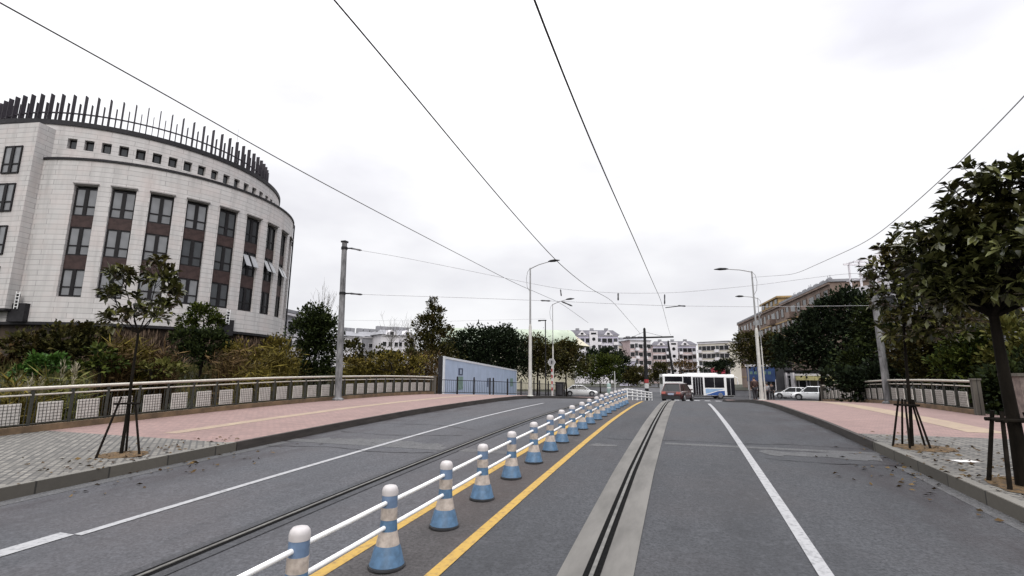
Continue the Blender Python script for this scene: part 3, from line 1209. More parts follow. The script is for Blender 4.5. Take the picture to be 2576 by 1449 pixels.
wf = {h: win_frame(h) for h in (2.25, 2.1)}
wp = {(h, m): win_pane(h, m) for h in (2.25, 2.1) for m in ('pane_curtain', 'pane_mid', 'pane_dark')}
pb = MB(); pb.box((0, 0, 0), (WW - .02, .12, 1)); panel = pb.mesh('spandrel_panel', 'brown_panel')
sb = MB(); sb.box((0, .0, -.62), (.56, .03, 1.24)); sash = sb.mesh('open_sash', 'pane_curtain')
lb = MB(); lb.box((0, .05, 0), (1.75, .18, .10)); lint = lb.mesh('lintel', 'stone_clad_wing')
for k, a in enumerate(cols):
    m = 'pane_curtain' if k < 4 else ('pane_mid' if k == 4 else 'pane_dark')  # right-hand panes: black look at oblique view put into the pane colour
    for j, (zb_, h) in enumerate(((7.68, 2.1), (10.85, 2.25), (14.0, 2.25))):
        o = link('window', wf[h], bld, cp(R1 - .28, a, zb_)); o.rotation_euler.z = R(a - 90)
        link('pane', wp[(h, 'pane_mid' if (k < 4 and random.random() < .2) else m)], o)
        if k in (5, 6, 7) and j == 1:
            for s in (-1, 1):
                q = link('open_sash', sash, o, (s * .40, .06, 1.95)); q.rotation_euler.x = R(28)
    for za, zb_ in ((9.78, 10.85), (13.1, 14.0)):
        o = link('spandrel_panel', panel, bld, cp(R1 - .27, a, (za + zb_) / 2)); o.scale = (1, 1, zb_ - za); o.rotation_euler.z = R(a - 90)
    o = link('lintel', lint, bld, cp(R1 + .0, a, 16.52)); o.rotation_euler.z = R(a - 90)
# small square lights of the upper storey
pb = MB(); pb.box((0, 0, .4), (.36, .03, .55)); sp = pb.mesh('small_pane', 'pane_mid')
for a in scol:
    o = link('small_pane', sp, bld, UP + cp(R2 - .30, a, 19.74)); o.rotation_euler.z = R(a - 90)
# downpipes and service boxes
for a in (42.0, 40.6):
    b = MB(); b.tube([cp(R1 + .12, a, Z0 - 1), cp(R1 + .12, a, ZL - .2)], .07, 8); b.build('downpipe', 'coping', bld)
for a, zc in ((-75, 6.35), (-9, 5.95)):
    b = MB(); b.box((0, .1, 0), (1.3, .5, 1.35)); b.box((0, .36, .75), (.28, .05, 1.2))
    o = b.build('service_box', 'coping', bld); o.location = cp(R1, a, zc); o.rotation_euler.z = R(a - 90)
    b = MB()
    for s in (-.14, .14):
        b.box((s, .42, .9), (.04, .04, 1.3))
    for z in (.4, .65, .9, 1.15, 1.4):
        b.box((0, .42, z), (.28, .03, .05))
    b.build('ladder', 'white_paint', o)
b = MB(); b.cyl((4.0, 4.0, ZR), (4.0, 4.0, ZR + 7), .04, .015, 6); b.build('antenna', 'wire_grey', bld)

# flat wing on the left with a shallow projecting bay
A = -78.0
P0 = cp(R1, A, 0); tdir = Vector((math.sin(R(A)), -math.cos(R(A)), 0)); nrm = cp(1, A, 0)


def slab(name, s0, s1, d0, d1, z0, z1, m):
    b = MB()
    pts = [P0 + tdir * s0 + nrm * d1, P0 + tdir * s1 + nrm * d1, P0 + tdir * s1 + nrm * d0, P0 + tdir * s0 + nrm * d0]
    zs = (z0, z1)
    for i in range(4):
        p, q = pts[i], pts[(i + 1) % 4]
        L0 = (p - q).length
        u0 = s0 if i == 0 else 0
        b.quad(p + Vector((0, 0, z0)), q + Vector((0, 0, z0)), q + Vector((0, 0, z1)), p + Vector((0, 0, z1)), 0,
               [(u0, z0), (u0 + L0, z0), (u0 + L0, z1), (u0, z1)])
    for z in zs:
        b.quad(*[p + Vector((0, 0, z)) for p in pts], uv=[(0, 0), (1, 0), (1, 1), (0, 1)])
    return b.build(name, m, bld)


W0 = Vector((BX, BY, 0))
q0 = W0 + P0 + nrm * .8
hit = at_line(52, 560, (q0.x, q0.y), (q0.x + tdir.x, q0.y + tdir.y))
sb0 = (hit - q0).xy.dot(tdir.xy)
slab('bay', sb0, sb0 + 9, -4, .8, 6.6, 21.2, 'stone_clad_wing')
slab('bay_soffit', sb0 + .02, sb0 + 9, -4, .78, 6.45, 6.6, 'coping')
for col in range(2):
    for (y0_, y1_) in ((437, 366), (532, 466), (640, 566), (745, 675)):
        pa = at_line(20, y0_, (q0.x, q0.y), (q0.x + tdir.x, q0.y + tdir.y)); pz = at_line(20, y1_, (q0.x, q0.y), (q0.x + tdir.x, q0.y + tdir.y))
        h = 2.25
        pos = P0 + nrm * .84 + tdir * (sb0 + 1.0 + WW / 2 + col * 3.6)
        o = link('window', wf[h], bld, (pos.x, pos.y, pa.z)); o.rotation_euler.z = R(A - 90)
        link('pane', wp[(h, 'pane_curtain')], o)

# dry creeper hanging on the plinth
n = 5200
a = np.concatenate([RNG.normal(R(-40), R(7), n // 2), RNG.normal(R(5), R(16), n // 2)])
z = 1.6 + 4.0 * RNG.random(n)
rr = R1 - .33 + .30 * RNG.random(n)
P = np.stack([BX + rr * np.cos(a), BY + rr * np.sin(a), z], 1)
D = np.stack([RNG.normal(0, .16, n), RNG.normal(0, .16, n), -np.ones(n)], 1)
me = leaf_mesh('dry_creeper', P, D, .5 + .9 * RNG.random(n), .05 + .05 * RNG.random(n), 'vine_dry')
tag(link('dry_creeper', me), 'dry brown creeper hanging over the base wall of the round building', 'creeper')

# ------------------------------------------------------------------ planting on the left bank
# ground cover
n = 26000
gx = -17.2 - RNG.random(n) ** .8 * 22; gy = 4 + RNG.random(n) * 46
P = np.stack([gx, gy, np.array([gz(x, y) for x, y in zip(gx, gy)]) - .02], 1)
D = np.stack([RNG.normal(0, .35, n), RNG.normal(0, .35, n), np.ones(n)], 1)
o = link('bank_grass', leaf_mesh('bank_grass', P, D, .35 + .55 * RNG.random(n), .05 + .05 * RNG.random(n), 'grass'))
o['kind'] = 'stuff'


def reeds(label, px, pxw, ytop, D, m, n=1400, plume=0, name='reed_clump', blade=.06, spread=.8):
    """clump of tall upright blades with arching tips"""
    bp = at_d(px, 945, D); bp.z = gz(bp.x, bp.y)
    H = at_d(px, ytop, D).z - bp.z
    e = tag(empty(name, bp), label, 'reeds')
    rad = pxw * px_scale(px, 945, D)[0] / 2
    u = RNG.random(n) * 2 * math.pi; rr = rad * np.sqrt(RNG.random(n))
    base = np.stack([rr * np.cos(u), rr * np.sin(u) * spread, np.zeros(n)], 1)
    Dv = np.stack([RNG.normal(0, .10, n), RNG.normal(0, .10, n), np.ones(n)], 1)
    L = H * (.55 + .45 * RNG.random(n))
    stalk = leaf_mesh('stalks', base, Dv, L, np.full(n, blade * .5), m)
    link('stalks', stalk, e)
    k = n * 4
    idx = RNG.integers(0, n, k)
    t = .25 + .72 * RNG.random((k, 1))
    P = base[idx] + Dv[idx] / np.linalg.norm(Dv[idx], axis=1, keepdims=True) * L[idx][:, None] * t
    D2 = rand_unit(k) * np.array([1, 1, .5]) + np.array([0, 0, .35])
    link('blades', leaf_mesh('blades', P, D2, .35 + .45 * RNG.random(k), np.full(k, blade), m), e)
    if plume:
        pi = RNG.integers(0, n, plume)
        kk = plume * 40
        ii = np.repeat(pi, 40)
        tt = .92 + .2 * RNG.random((kk, 1))
        P = base[ii] + Dv[ii] * L[ii][:, None] * tt
        P += RNG.normal(0, .03, (kk, 3))
        D3 = rand_unit(kk) * .5 + np.array([0, 0, 1.])
        link('plumes', leaf_mesh('plumes', P, D3, np.full(kk, .16), np.full(kk, .035), 'plume'), e)
    return e


ptree('shrub', 'dark tangled shrub under the left end of the round building', 'shrub', 38, [(60, 870, 60, 34), (160, 868, 70, 38), (235, 850, 45, 36), (110, 905, 80, 34), (215, 895, 60, 34)], 150,
      'leaf_olive', .24, 4.0, depth=.7)
ptree('shrub', 'bright green rounded bush behind the left end of the railing', 'shrub', 24, [(95, 922, 46, 24), (135, 918, 34, 22), (65, 938, 36, 18)], 105,
      'leaf_bright', .16, 4.2)
ptree('shrub', 'leafy green shrub beside the bright bush on the bank', 'shrub', 28, [(255, 885, 28, 16), (265, 915, 36, 20), (225, 930, 40, 16)], 255, 'leaf_mid', .22, 3.4)
ptree('shrub', 'dark brown bush on the far left against the building base', 'shrub', 38, [(-40, 900, 90, 40), (20, 930, 60, 22)], 0, 'leaf_rust', .25, 3.0)
ptree('shrub', 'round topped green tree leaning against the drum below its windows', 'tree', 41, [(508, 795, 38, 24), (472, 815, 26, 20), (545, 812, 20, 18)], 505, 'leaf_mid', .20, 6.5, trunk_r=.09, inner=.4)
ptree('shrub', 'dark green shrub under the round topped tree', 'shrub', 38, [(470, 862, 46, 30), (535, 866, 48, 32), (500, 900, 66, 30), (560, 890, 30, 24)], 500, 'leaf_dark', .24, 4.4)
ptree('shrub', 'yellow brown thicket below the right half of the round building', 'shrub', 36, [(690, 885, 40, 34), (640, 915, 60, 26), (715, 915, 30, 30), (600, 900, 40, 30)], 680, 'leaf_gold', .2, 3.0, bark='bark_pale')
ptree('shrub', 'olive bush in the middle of the left bank', 'shrub', 29, [(375, 935, 40, 16), (430, 932, 40, 18), (330, 930, 30, 16)], 385, 'leaf_yellowgreen', .2, 3.0)
reeds('golden reed clump left of the young magnolia crown', 318, 70, 838, 30, 'leaf_gold', 620)
reeds('tall golden reeds behind the young magnolia trunk', 285, 56, 856, 29, 'leaf_rust', 420)
reeds('brown reed clump below the middle bays of the round building', 585, 90, 868, 31, 'leaf_rust', 560)
reeds('dry reddish reeds between the two reed clumps and the dark shrub', 400, 70, 866, 31, 'leaf_rust', 420)
reeds('yellow reed clump next to the dark round tree', 700, 60, 852, 31, 'leaf_gold', 560)
reeds('short golden reeds in front of the brown reed clump', 645, 90, 895, 28, 'leaf_gold', 420)
reeds('low pale plumed grass clump close behind the left railing', 150, 150, 926, 21, 'leaf_yellowgreen', 420, plume=6, name='pampas_grass', blade=.05)
reeds('low dry grass clump at the far left behind the railing', 40, 110, 932, 20, 'leaf_gold', 350, plume=3, name='pampas_grass', blade=.05)
reeds('reedy golden grass to the right of the concrete pole', 905, 90, 888, 40, 'leaf_gold', 700)
reeds('brown dry reeds in front of the conical tree', 1055, 120, 868, 42, 'leaf_rust', 800)
reeds('golden reeds between the concrete pole and the conical tree', 975, 90, 892, 40, 'leaf_gold', 700)

ptree('round_tree', 'dark rounded evergreen just left of the concrete pole', 'tree', 43, [(790, 815, 52, 40), (775, 850, 50, 40), (815, 845, 42, 40), (790, 900, 62, 45), (800, 940, 55, 30)], 790, 'leaf_dark', .25, 4.6)
ptree('thicket', 'tangled olive thicket right of the concrete pole', 'shrub', 44, [(885, 882, 40, 22), (945, 905, 55, 26), (1015, 905, 50, 24), (890, 925, 50, 24), (1080, 918, 50, 28), (980, 940, 80, 16)], 960, 'leaf_olive', .26, 3.2, group=None)
ptree('thicket', 'golden autumn thicket in front of the olive thicket', 'shrub', 39, [(920, 925, 38, 24), (985, 915, 36, 26), (1050, 925, 40, 26)], 985, 'leaf_gold', .22, 2.4)
ptree('conifer_tree', 'conical olive tree with ragged top beside the blue hoarding', 'tree', 50, [(1088, 762, 11, 14), (1092, 790, 28, 24), (1080, 825, 44, 30), (1105, 850, 42, 30), (1070, 870, 50, 32), (1095, 905, 60, 38)], 1085, 'leaf_olive', .24, 3.4, inner=.45)
ptree('broad_tree', 'dark broad tree behind the left half of the blue hoarding', 'tree', 60, [(1180, 870, 48, 36), (1150, 900, 50, 38), (1225, 865, 46, 40), (1200, 920, 70, 40)], 1190, 'leaf_deep', .30, 4.6)
ptree('broad_tree', 'dark broad tree behind the right half of the blue hoarding', 'tree', 62, [(1265, 855, 40, 32), (1290, 880, 45, 38), (1255, 905, 50, 40), (1300, 930, 50, 36)], 1275, 'leaf_deep', .30, 4.6)
ptree('broad_tree', 'olive tree behind the left street lamp', 'tree', 63, [(1345, 880, 38, 36), (1375, 905, 44, 38), (1340, 925, 40, 36)], 1352, 'leaf_olive', .30, 3.8)
ptree('broad_tree', 'olive tree behind the striped sign pole', 'tree', 66, [(1420, 890, 40, 32), (1440, 915, 45, 36), (1405, 930, 44, 32)], 1425, 'leaf_olive', .30, 4)
ptree('broad_tree', 'flat topped green tree behind the white car', 'tree', 84, [(1500, 925, 44, 26), (1535, 920, 38, 24), (1475, 945, 36, 24), (1520, 948, 50, 22)], 1510, 'leaf_mid', .34, 4.2)
ptree('broad_tree', 'dark tree behind the flat topped tree', 'tree', 100, [(1500, 898, 34, 18), (1530, 895, 26, 18), (1555, 925, 30, 36), (1570, 950, 30, 24)], 1530, 'leaf_deep', .4, 4)
ptree('broad_tree', 'small olive tree left of the black tram mast', 'tree', 96, [(1605, 945, 26, 22), (1585, 958, 28, 18), (1615, 962, 22, 16)], 1600, 'leaf_olive', .34, 3.8)
ptree('broad_tree', 'small dull tree between the two tram masts', 'tree', 110, [(1660, 935, 24, 22), (1650, 955, 22, 18)], 1655, 'leaf_olive', .36, 3.6)
ptree('broad_tree', 'thin grey brown tree above the rear of the bus', 'tree', 118, [(1705, 928, 36, 20), (1740, 932, 30, 18)], 1720, 'leaf_rust', .36, 1.3, bark='bark')
ptree('broad_tree', 'dark tree above the front of the bus', 'tree', 112, [(1795, 930, 34, 16), (1825, 925, 28, 20)], 1810, 'leaf_deep', .38, 4)

# right side
ptree('broad_tree', 'brownish tree behind the right street lamp', 'tree', 76, [(1880, 862, 32, 26), (1920, 880, 32, 28), (1872, 895, 32, 30), (1920, 910, 44, 28), (1960, 890, 36, 34), (1940, 860, 26, 22)], 1905, 'leaf_olive', .32, 4)
ptree('broad_tree', 'large dark evergreen above the right railing', 'tree', 50, [(2110, 778, 48, 34), (2060, 812, 48, 36), (2150, 775, 52, 44), (2020, 850, 50, 40), (1988, 872, 40, 36), (2085, 862, 80, 55), (2160, 860, 60, 60), (1995, 905, 44, 34), (2060, 915, 60, 36), (2130, 925, 60, 40)], 2054, 'leaf_deep', .30, 4.6, trunk_r=.26)
ptree('broad_tree', 'dark tree right of the large evergreen, behind the grey pole', 'tree', 40, [(2200, 815, 50, 54), (2240, 860, 60, 60), (2170, 920, 60, 50), (2140, 950, 50, 30)], 2190, 'leaf_dark', .26, 4.4)
ptree('broad_tree', 'yellowish green tree behind the slim sapling stem', 'tree', 30, [(2330, 860, 60, 50), (2290, 900, 60, 50), (2385, 880, 60, 56), (2350, 940, 80, 38)], 2340, 'leaf_olive', .22, 4.0)
ptree('broad_tree', 'green leafy tree left of the large magnolia trunk', 'tree', 28, [(2430, 850, 55, 56), (2460, 915, 64, 50), (2400, 930, 66, 40)], 2435, 'leaf_mid', .2, 4.0)
ptree('broad_tree', 'autumn tinted tree right of the large magnolia trunk', 'tree', 27, [(2560, 860, 64, 66), (2610, 910, 80, 60), (2530, 925, 60, 46)], 2570, 'leaf_yellowgreen', .2, 4.0)
ptree('hedge', 'dark hedge along the outside of the right railing', 'hedge', 33, [(2130, 962, 60, 34), (2190, 985, 60, 40), (2230, 955, 70, 44), (2330, 960, 75, 48), (2430, 965, 75, 52), (2540, 970, 90, 60), (2640, 980, 100, 60)], 2330, 'leaf_deep', .22, 5.0, depth=.5)

# leafless saplings


def bare_tree(label, px, ytop, D, spread):
    bp = at_d(px, 945, D); bp.z = gz(bp.x, bp.y)
    H = at_d(px, ytop, D).z - bp.z
    e = tag(empty('bare_tree', bp), label, 'tree')
    tb, cb = MB(), MB()
    tb.tube([(0, 0, 0), (.05, 0, H * .4), (0, .05, H * .62)], [.06, .045, .03], 6)
    tb.build('trunk', 'bark_pale', e, True)
    for k in range(16):
        a = random.uniform(0, 6.28); z = H * random.uniform(.35, .62)
        d = spread * random.uniform(.4, 1)
        top = Vector((math.cos(a) * d, math.sin(a) * d, H * random.uniform(.75, 1)))
        s = Vector((0, 0, z)); m_ = s.lerp(top, .5) + Vector((math.cos(a) * d * .12, math.sin(a) * d * .12, 0))
        cb.tube([s, m_, top], [.022, .014, .006], 4)
        for _ in range(4):
            q = m_.lerp(top, random.random()); cb.tube([q, q + Vector((random.uniform(-.4, .4), random.uniform(-.4, .4), random.uniform(.3, .9)))], [.010, .004], 4)
    cb.build('branches', 'bark_pale', e)


bare_tree('leafless sapling rising behind the dark round tree', 805, 712, 52, 1.6)
bare_tree('leafless tree over the grey house roofs', 980, 790, 60, 2.0)
bare_tree('leafless thin tree left of the conical tree', 1035, 780, 56, 1.4)

# dark ground ivy filling the bank outside the right railing
n = 16000
gx = 9.9 + RNG.random(n) ** 1.3 * 16; gy = 10 + RNG.random(n) * 34
P = np.stack([gx, gy, np.array([gz(x, y) for x, y in zip(gx, gy)]) + RNG.random(n) * 1.1], 1)
o = link('bank_ivy', leaf_mesh('bank_ivy', P, rand_unit(n) + np.array([0, 0, .5]), .28 + .3 * RNG.random(n), .16 + .14 * RNG.random(n), 'leaf_deep'))
o['kind'] = 'stuff'
ptree('shrub', 'dark shrub filling the gap between the right railing and the brick pier', 'shrub', 24, [(2540, 985, 70, 60), (2600, 960, 70, 60), (2480, 1000, 50, 40)], 2540, 'leaf_dark', .2, 4.5)

# fallen leaves round the trees and in the gutters
n = 420
c = np.array([(4.5, 9.2), (4.4, 12.2), (-10.1, 6.9), (3.5, 10.0), (-9.0, 7.5)])[RNG.integers(0, 5, n)]
q = c + RNG.normal(0, 1, (n, 2)) * np.array([.55, 1.1])
zz = np.array([rz(y) + (KERB if (x > XR or x < XL) else 0) + .02 for x, y in q])
o = link('fallen_leaves', leaf_mesh('fallen_leaves', np.stack([q[:, 0], q[:, 1], zz], 1), rand_unit(n) * np.array([1, 1, .05]), .05 + .07 * RNG.random(n), .03 + .03 * RNG.random(n), 'leaf_rust'))
o['kind'] = 'stuff'

# ------------------------------------------------------------------ catenary poles and wires
def pole(label, base, top, r0, r1, name='concrete_pole', m='concrete_pole'):
    e = tag(empty(name, base), label, 'pole')
    t = Vector(top) - Vector(base)
    b = MB(); b.tube([(0, 0, -.05), tuple(t * .5), tuple(t)], [r0, (r0 + r1) / 2, r1], 14); b.build('shaft', m, e, True)
    b = MB(); b.lathe([(r0 * 1.6, 0), (r0 * 1.6, .06), (r0 * 1.1, .12)], 14); b.build('base_collar', m, e)
    return e, t


DL = 24.9
PLb = at_d(850, 1004, DL); PLb.z = rz(PLb.y) + KERB
PLt = at_d(867, 610, DL)
eL, tL = pole('tall grey concrete pole at the left railing holding the span wires', PLb, PLt, .165, .12)
DR = 29.6
PRb = at_d(2236, 1012, DR); PRb.z = rz(PRb.y) + KERB
PRt = at_d(2188, 668, DR)
eR, tR = pole('grey concrete pole at the right railing, its top lost in the magnolia', PRb, PRt, .165, .12)
PL2, PR2 = (PLb.x, PLb.y), (PRb.x, PRb.y)
dirspan = (Vector((PR2[0], PR2[1], 0)) - Vector((PL2[0], PL2[1], 0))).normalized()
for e, tt, ys_, s in ((eL, tL, (624, 738), 1), (eR, tR, (690, 775), -1)):
    for yy in ys_:
        f = (at_d(860, yy, DL).z - PLb.z) if s > 0 else (at_d(2200, yy, DR).z - PRb.z)
        c = tt * (f / tt.z)
        b = MB(); b.lathe([(.155, -.06), (.155, .06)], 14, c=c); b.cyl(c, c + dirspan * s * .35, .035)
        b.build('bracket', 'dark_metal', e)
    b = MB(); b.box(tt + Vector((0, 0, .03)), (.26, .26, .08)); b.build('cap', 'dark_metal', e)


def wire(label, pts, r, name='overhead_wire', m='wire', ins=(), soft=12):
    pts = [Vector(p) for p in pts]
    # even spacing, then a light smoothing so no kink is left at a measured point
    seg = np.array([tuple(p) for p in pts])
    s = np.concatenate([[0], np.cumsum(np.linalg.norm(np.diff(seg, axis=0), axis=1))])
    t = np.linspace(0, s[-1], 90)
    q = np.stack([np.interp(t, s, seg[:, k]) for k in range(3)], 1)
    if soft:
        for _ in range(soft):
            q[1:-1] = (q[:-2] + 2 * q[1:-1] + q[2:]) / 4
    out = [Vector(v) for v in q]
    org = out[0].copy()
    e = tag(empty(name, org), label, 'wire')
    b = MB(); b.tube([p - org for p in out], r, 6); b.build('cable', m, e, True)
    for a, c, rr in ins:
        a, c = Vector(a) - org, Vector(c) - org
        d = (c - a)
        b = MB()
        b.tube([a, a + d * .15, a + d * .5, a + d * .85, c], [rr * .4, rr, rr * .75, rr, rr * .4], 8)
        b.build('insulator', 'insulator', e, True)
    return e


hang = lambda x, y: at_line(x, y, PL2, PR2)
wire('contact wire above the right hand guide rail', [(-.7, -9, 5.4), (-.85, -2, 4.95), (-.95, 3.1, 4.79), (-.95, 6.1, 4.87), (-.95, 11, 5.15), (-.95, 18.6, 5.5), (-.95, 26.5, 5.93), (-1.0, 43, 5.7), (-1.1, 53, 6.2)], .010)
wire('contact wire above the far guide rail, running over the middle of the sky', [(-3.4, -8, 6.6), (-3.5, 4.3, 6.15), (-3.5, 8.4, 5.75), (-3.5, 14.3, 5.4), (-3.5, 20, 5.55), (-3.5, 26.3, 6.05), (-3.5, 45, 5.75), (-4.2, 53, 6.3)], .010)
w1 = [(0, 10, 9.7), (320, 180, 10.3), (670, 385, 12.2), (1000, 560, 16.8), (1290, 710, 27.9), (1410, 762, 39.2), (1480, 812, 51.5)]
pts = [Vector((-9.0, -6, 7.45)), Vector((-9.0, -1, 7.3))] + [at_d(x, y, D) for x, y, D in w1]
wire('feeder cable crossing the sky from the upper left corner towards the lamps', pts, .012)
LR = Vector((4.45, 34.4, 0)); LR.z = rz(34.4) + KERB
w4 = [(2576, 245, 10.1), (2400, 425, 12.1), (2200, 600, 16.0), (2000, 690, 25.2)]
wire('thin cable sagging from the right lamp up to the right edge of the sky', [Vector((5.2, -6, 8.6))] + [at_d(x, y, D) for x, y, D in w4] + [LR + Vector((0, 0, 7.7))], .010, m='wire_grey')
up = [PLb + tL * .965] + [hang(x, y) for x, y in ((1000, 645), (1150, 675), (1410, 728), (1555, 738), (1700, 737), (1900, 718))] + [hang(2140, 686), PRb + tR * .94]
wire('upper span wire from the left concrete pole across the road', up, .009, 'span_wire', 'wire_grey',
     [(hang(880, 624), hang(910, 630), .05), (hang(1410, 728), hang(1412, 745), .035), (hang(1555, 737), hang(1555, 756), .04), (hang(1672, 740), hang(1672, 766), .035)])
lo = [PLb + tL * (at_d(860, 738, DL).z - PLb.z) / tL.z] + [hang(x, y) for x, y in ((920, 741), (1200, 750), (1410, 758), (1560, 765), (1670, 769), (1900, 772))] + [PRb + tR * .70]
wire('lower span wire from the left concrete pole across the road', lo, .009, 'span_wire', 'wire_grey',
     [(hang(878, 738), hang(912, 741), .05), (hang(1360, 756), hang(1385, 757), .04), (hang(1412, 758), hang(1440, 770), .04), (hang(1705, 769), hang(1725, 770), .04)])
wire('short steady arm wire holding the right contact wire', [hang(1674, 774), hang(1700, 771), hang(1716, 769)], .02, 'steady_arm', 'dark_metal')
wire('thin telephone wire low in the sky above the dark trees', [at_d(700, 795, 70), at_d(880, 806, 68), at_d(1130, 808, 64), at_d(1372, 802, 60)], .012, 'overhead_wire', 'wire_grey')

# ------------------------------------------------------------------ street lamps


def lamp(label, base, rot, H=8.1, arm=1.9, rise=.42, k=1.0):
    e = tag(empty('street_lamp', base, rot), label, 'street lamp', 'street lamps beside the road')
    b = MB(); b.tube([(0, 0, 0), (0, 0, 4.3), (0, 0, 4.45)], [.115 * k, .095 * k, .06 * k], 12); b.lathe([(.2, 0), (.2, .03), (.14 * k, .05), (.13 * k, .5)], 12)
    b.build('lower_pole', 'lamp_white', e, True)
    b = MB(); b.tube([(0, 0, 4.4), (0, 0, H)], [.062 * k, .045 * k], 10); b.build('upper_pole', 'galv_steel', e, True)
    b = MB(); b.tube([(0, 0, H - .05), (arm * .3, 0, H + rise * .45), (arm * .68, 0, H + rise * .85)], [.034, .03, .026], 8)
    b.tube([(0, 0, H - .02), (-.18, 0, H - .25), (-.26, 0, H - .7), (-.2, 0, H - 1.25), (0, 0, H - 1.6)], .016, 6)
    b.build('arm', 'galv_steel', e, True)
    b = MB(); b.tube([(arm * .62, 0, H + rise * .80), (arm * .70, 0, H + rise * .90), (arm * .85, 0, H + rise * .98), (arm * 1.02, 0, H + rise)], [.04, .11, .14, .03], 10)
    for i, v in enumerate(b.v):
        zc = H + rise * .9
        b.v[i] = (v[0], v[1], zc + (v[2] - zc) * .62)
    b.build('lamp_head', 'dark_metal', e, True)
    return e


lp = at_d(1334, 1000, 31.2); lp.z = rz(lp.y) + KERB
lamp('street lamp on the left kerb, nearer one of the left pair', lp, 0.05)
lamp('street lamp on the right kerb, nearer one of the right pair', LR, math.pi - .05, 8.1, 2.2, .3)
lp = at_d(1392, 1000, 43); lp.z = rz(lp.y)
lamp('smaller looking street lamp behind the striped sign pole, farther one on the left', lp, 0.05, k=.6)
lp = at_d(1926, 1000, 44); lp.z = rz(lp.y)
lamp('street lamp whose head shows left of the brown building, farther one on the right', lp, math.pi - .05, 8.3, 1.6, .2, .5)

# ------------------------------------------------------------------ tram masts in the median


def mast(label, x, ytop, D, armL, armR, tilt=0):
    bp = at_d(x, 1000, D); bp.z = rz(bp.y)
    H = at_d(x, ytop, D).z - bp.z
    e = tag(empty('tram_mast', bp), label, 'mast', 'tram masts in the median')
    b = MB(); b.tube([(0, 0, 0), (tilt * .5, 0, H * .5), (tilt, 0, H)], [.20, .17, .13], 10); b.build('shaft', 'dark_metal', e, True)
    if armL or armR:
        b = MB(); b.tube([(-armL, 0, H - .72), (armR, 0, H - .68)], .085, 8)
        b.tube([(-armL * .7, 0, H - .72), (0, 0, H - .1)], .015, 5); b.tube([(armR * .7, 0, H - .68), (0, 0, H - .1)], .015, 5)
        b.build('cross_arm', 'dark_metal', e, True)
    b = MB(); b.sphere((tilt, 0, H + .12), .13, sc=(1, 1, 1.6)); b.build('finial', 'dark_metal', e, True)
    b = MB(); b.lathe([(.215, 1.2), (.215, 1.7)], 12); b.build('warning_band', 'sign_white', e)
    b = MB(); b.lathe([(.217, 1.75), (.217, 2.1)], 12); b.build('warning_band', 'stripe_red', e)
    return e


mast('black tram mast with a wide cross arm left of the red car', 1628, 832, 53, 2.15, 2.85)
mast('thinner dark mast leaning above the rear of the bus', 1702, 862, 74, 0, 0, -.75)

# white guard fence where the barrier posts end
P, Q = at_d(1578, 1000, 34), at_d(1640, 998, 47)
e = tag(empty('guard_fence', (P.x, P.y, rz(P.y))), 'low white double rail guard fence at the far end of the barrier posts', 'fence')
d = Q - P; d.z = 0
b = MB()
for h in (.28, .50, .70):
    b.tube([(0, 0, h), (d.x, d.y, h + rz(Q.y) - rz(P.y))], .045, 8)
b.build('rails', 'white_paint', e, True)
for k in range(7):
    t = k / 6
    b = MB(); zz = (rz(P.y + d.y * t) - rz(P.y)); b.cyl((d.x * t, d.y * t, zz), (d.x * t, d.y * t, zz + .76), .04); b.build('post', 'white_paint', e, True)

# ------------------------------------------------------------------ blue hoarding, black fence and sign by the left corner
P, Q = Vector((-16.3, 32.2, 0)), Vector((-18.9, 56.5, 0))
zb0, zb1 = at_d(1118, 990, 36).z, -.3
e = tag(empty('site_hoarding', (P.x, P.y, 0)), 'long pale blue site hoarding with faded murals behind the black fence', 'hoarding')
d = Q - P; Ld = d.length; d.normalize(); ang = math.atan2(d.y, d.x)
hold = empty('panels'); hold.parent = e; hold.rotation_euler.z = ang
bpy.data.objects.remove(hold)
topz = lambda s: 3.30 + (2.62 - 3.30) * s / Ld


def hpanel(name, s0, s1, za, zc, off, th, m, par):
    nn = Vector((d.y, -d.x, 0))
    if nn.dot(Vector((0, 0, 0)) - P) < 0:
        nn = -nn
    b = MB()
    poly = [d * s0 + Vector((0, 0, za(s0))), d * s1 + Vector((0, 0, za(s1))), d * s1 + Vector((0, 0, zc(s1))), d * s0 + Vector((0, 0, zc(s0)))]
    b.prism([p + nn * off for p in poly], nn * th)
    return b.build(name, m, par)


nseg = 8
for k in range(nseg):
    s0, s1 = Ld * k / nseg + .012, Ld * (k + 1) / nseg - .012
    hpanel('sheet', s0, s1, lambda s: -.3, lambda s: topz(s) - .1, 0, .05, 'hoard_blue', e)
hpanel('top_rail', 0, Ld, lambda s: topz(s) - .12, lambda s: topz(s) + .04, -.02, .10, 'hoard_edge', e)
hpanel('end_post', -.02, .16, lambda s: -.3, lambda s: topz(s) + .05, -.04, .14, 'hoard_edge', e)
hpanel('end_post', Ld - .25, Ld, lambda s: -.3, lambda s: topz(s) + .02, -.03, .12, 'hoard_edge', e)
hpanel('return_side', -.06, -.03, lambda s: -.3, lambda s: topz(0) + .03, -.35, .33, 'coping', e)
for s0, s1, a_, c_, m in ((3.2, 4.3, 2.0, 2.55, 'mural_navy'), (3.6, 3.95, 2.1, 2.45, 'hoard_blue'), (3.2, 4.4, .9, 1.9, 'mural_green'),
                          (11.5, 12.0, .95, 1.75, 'mural_navy'), (12.25, 12.6, 1.0, 1.5, 'mural_navy'), (21.0, 22.4, .8, 1.7, 'mural_green')):
    off = .058 if m != 'hoard_blue' else .070
    hpanel('mural', s0, s1, lambda s: a_, lambda s: c_, off - .004, .008, m, e)

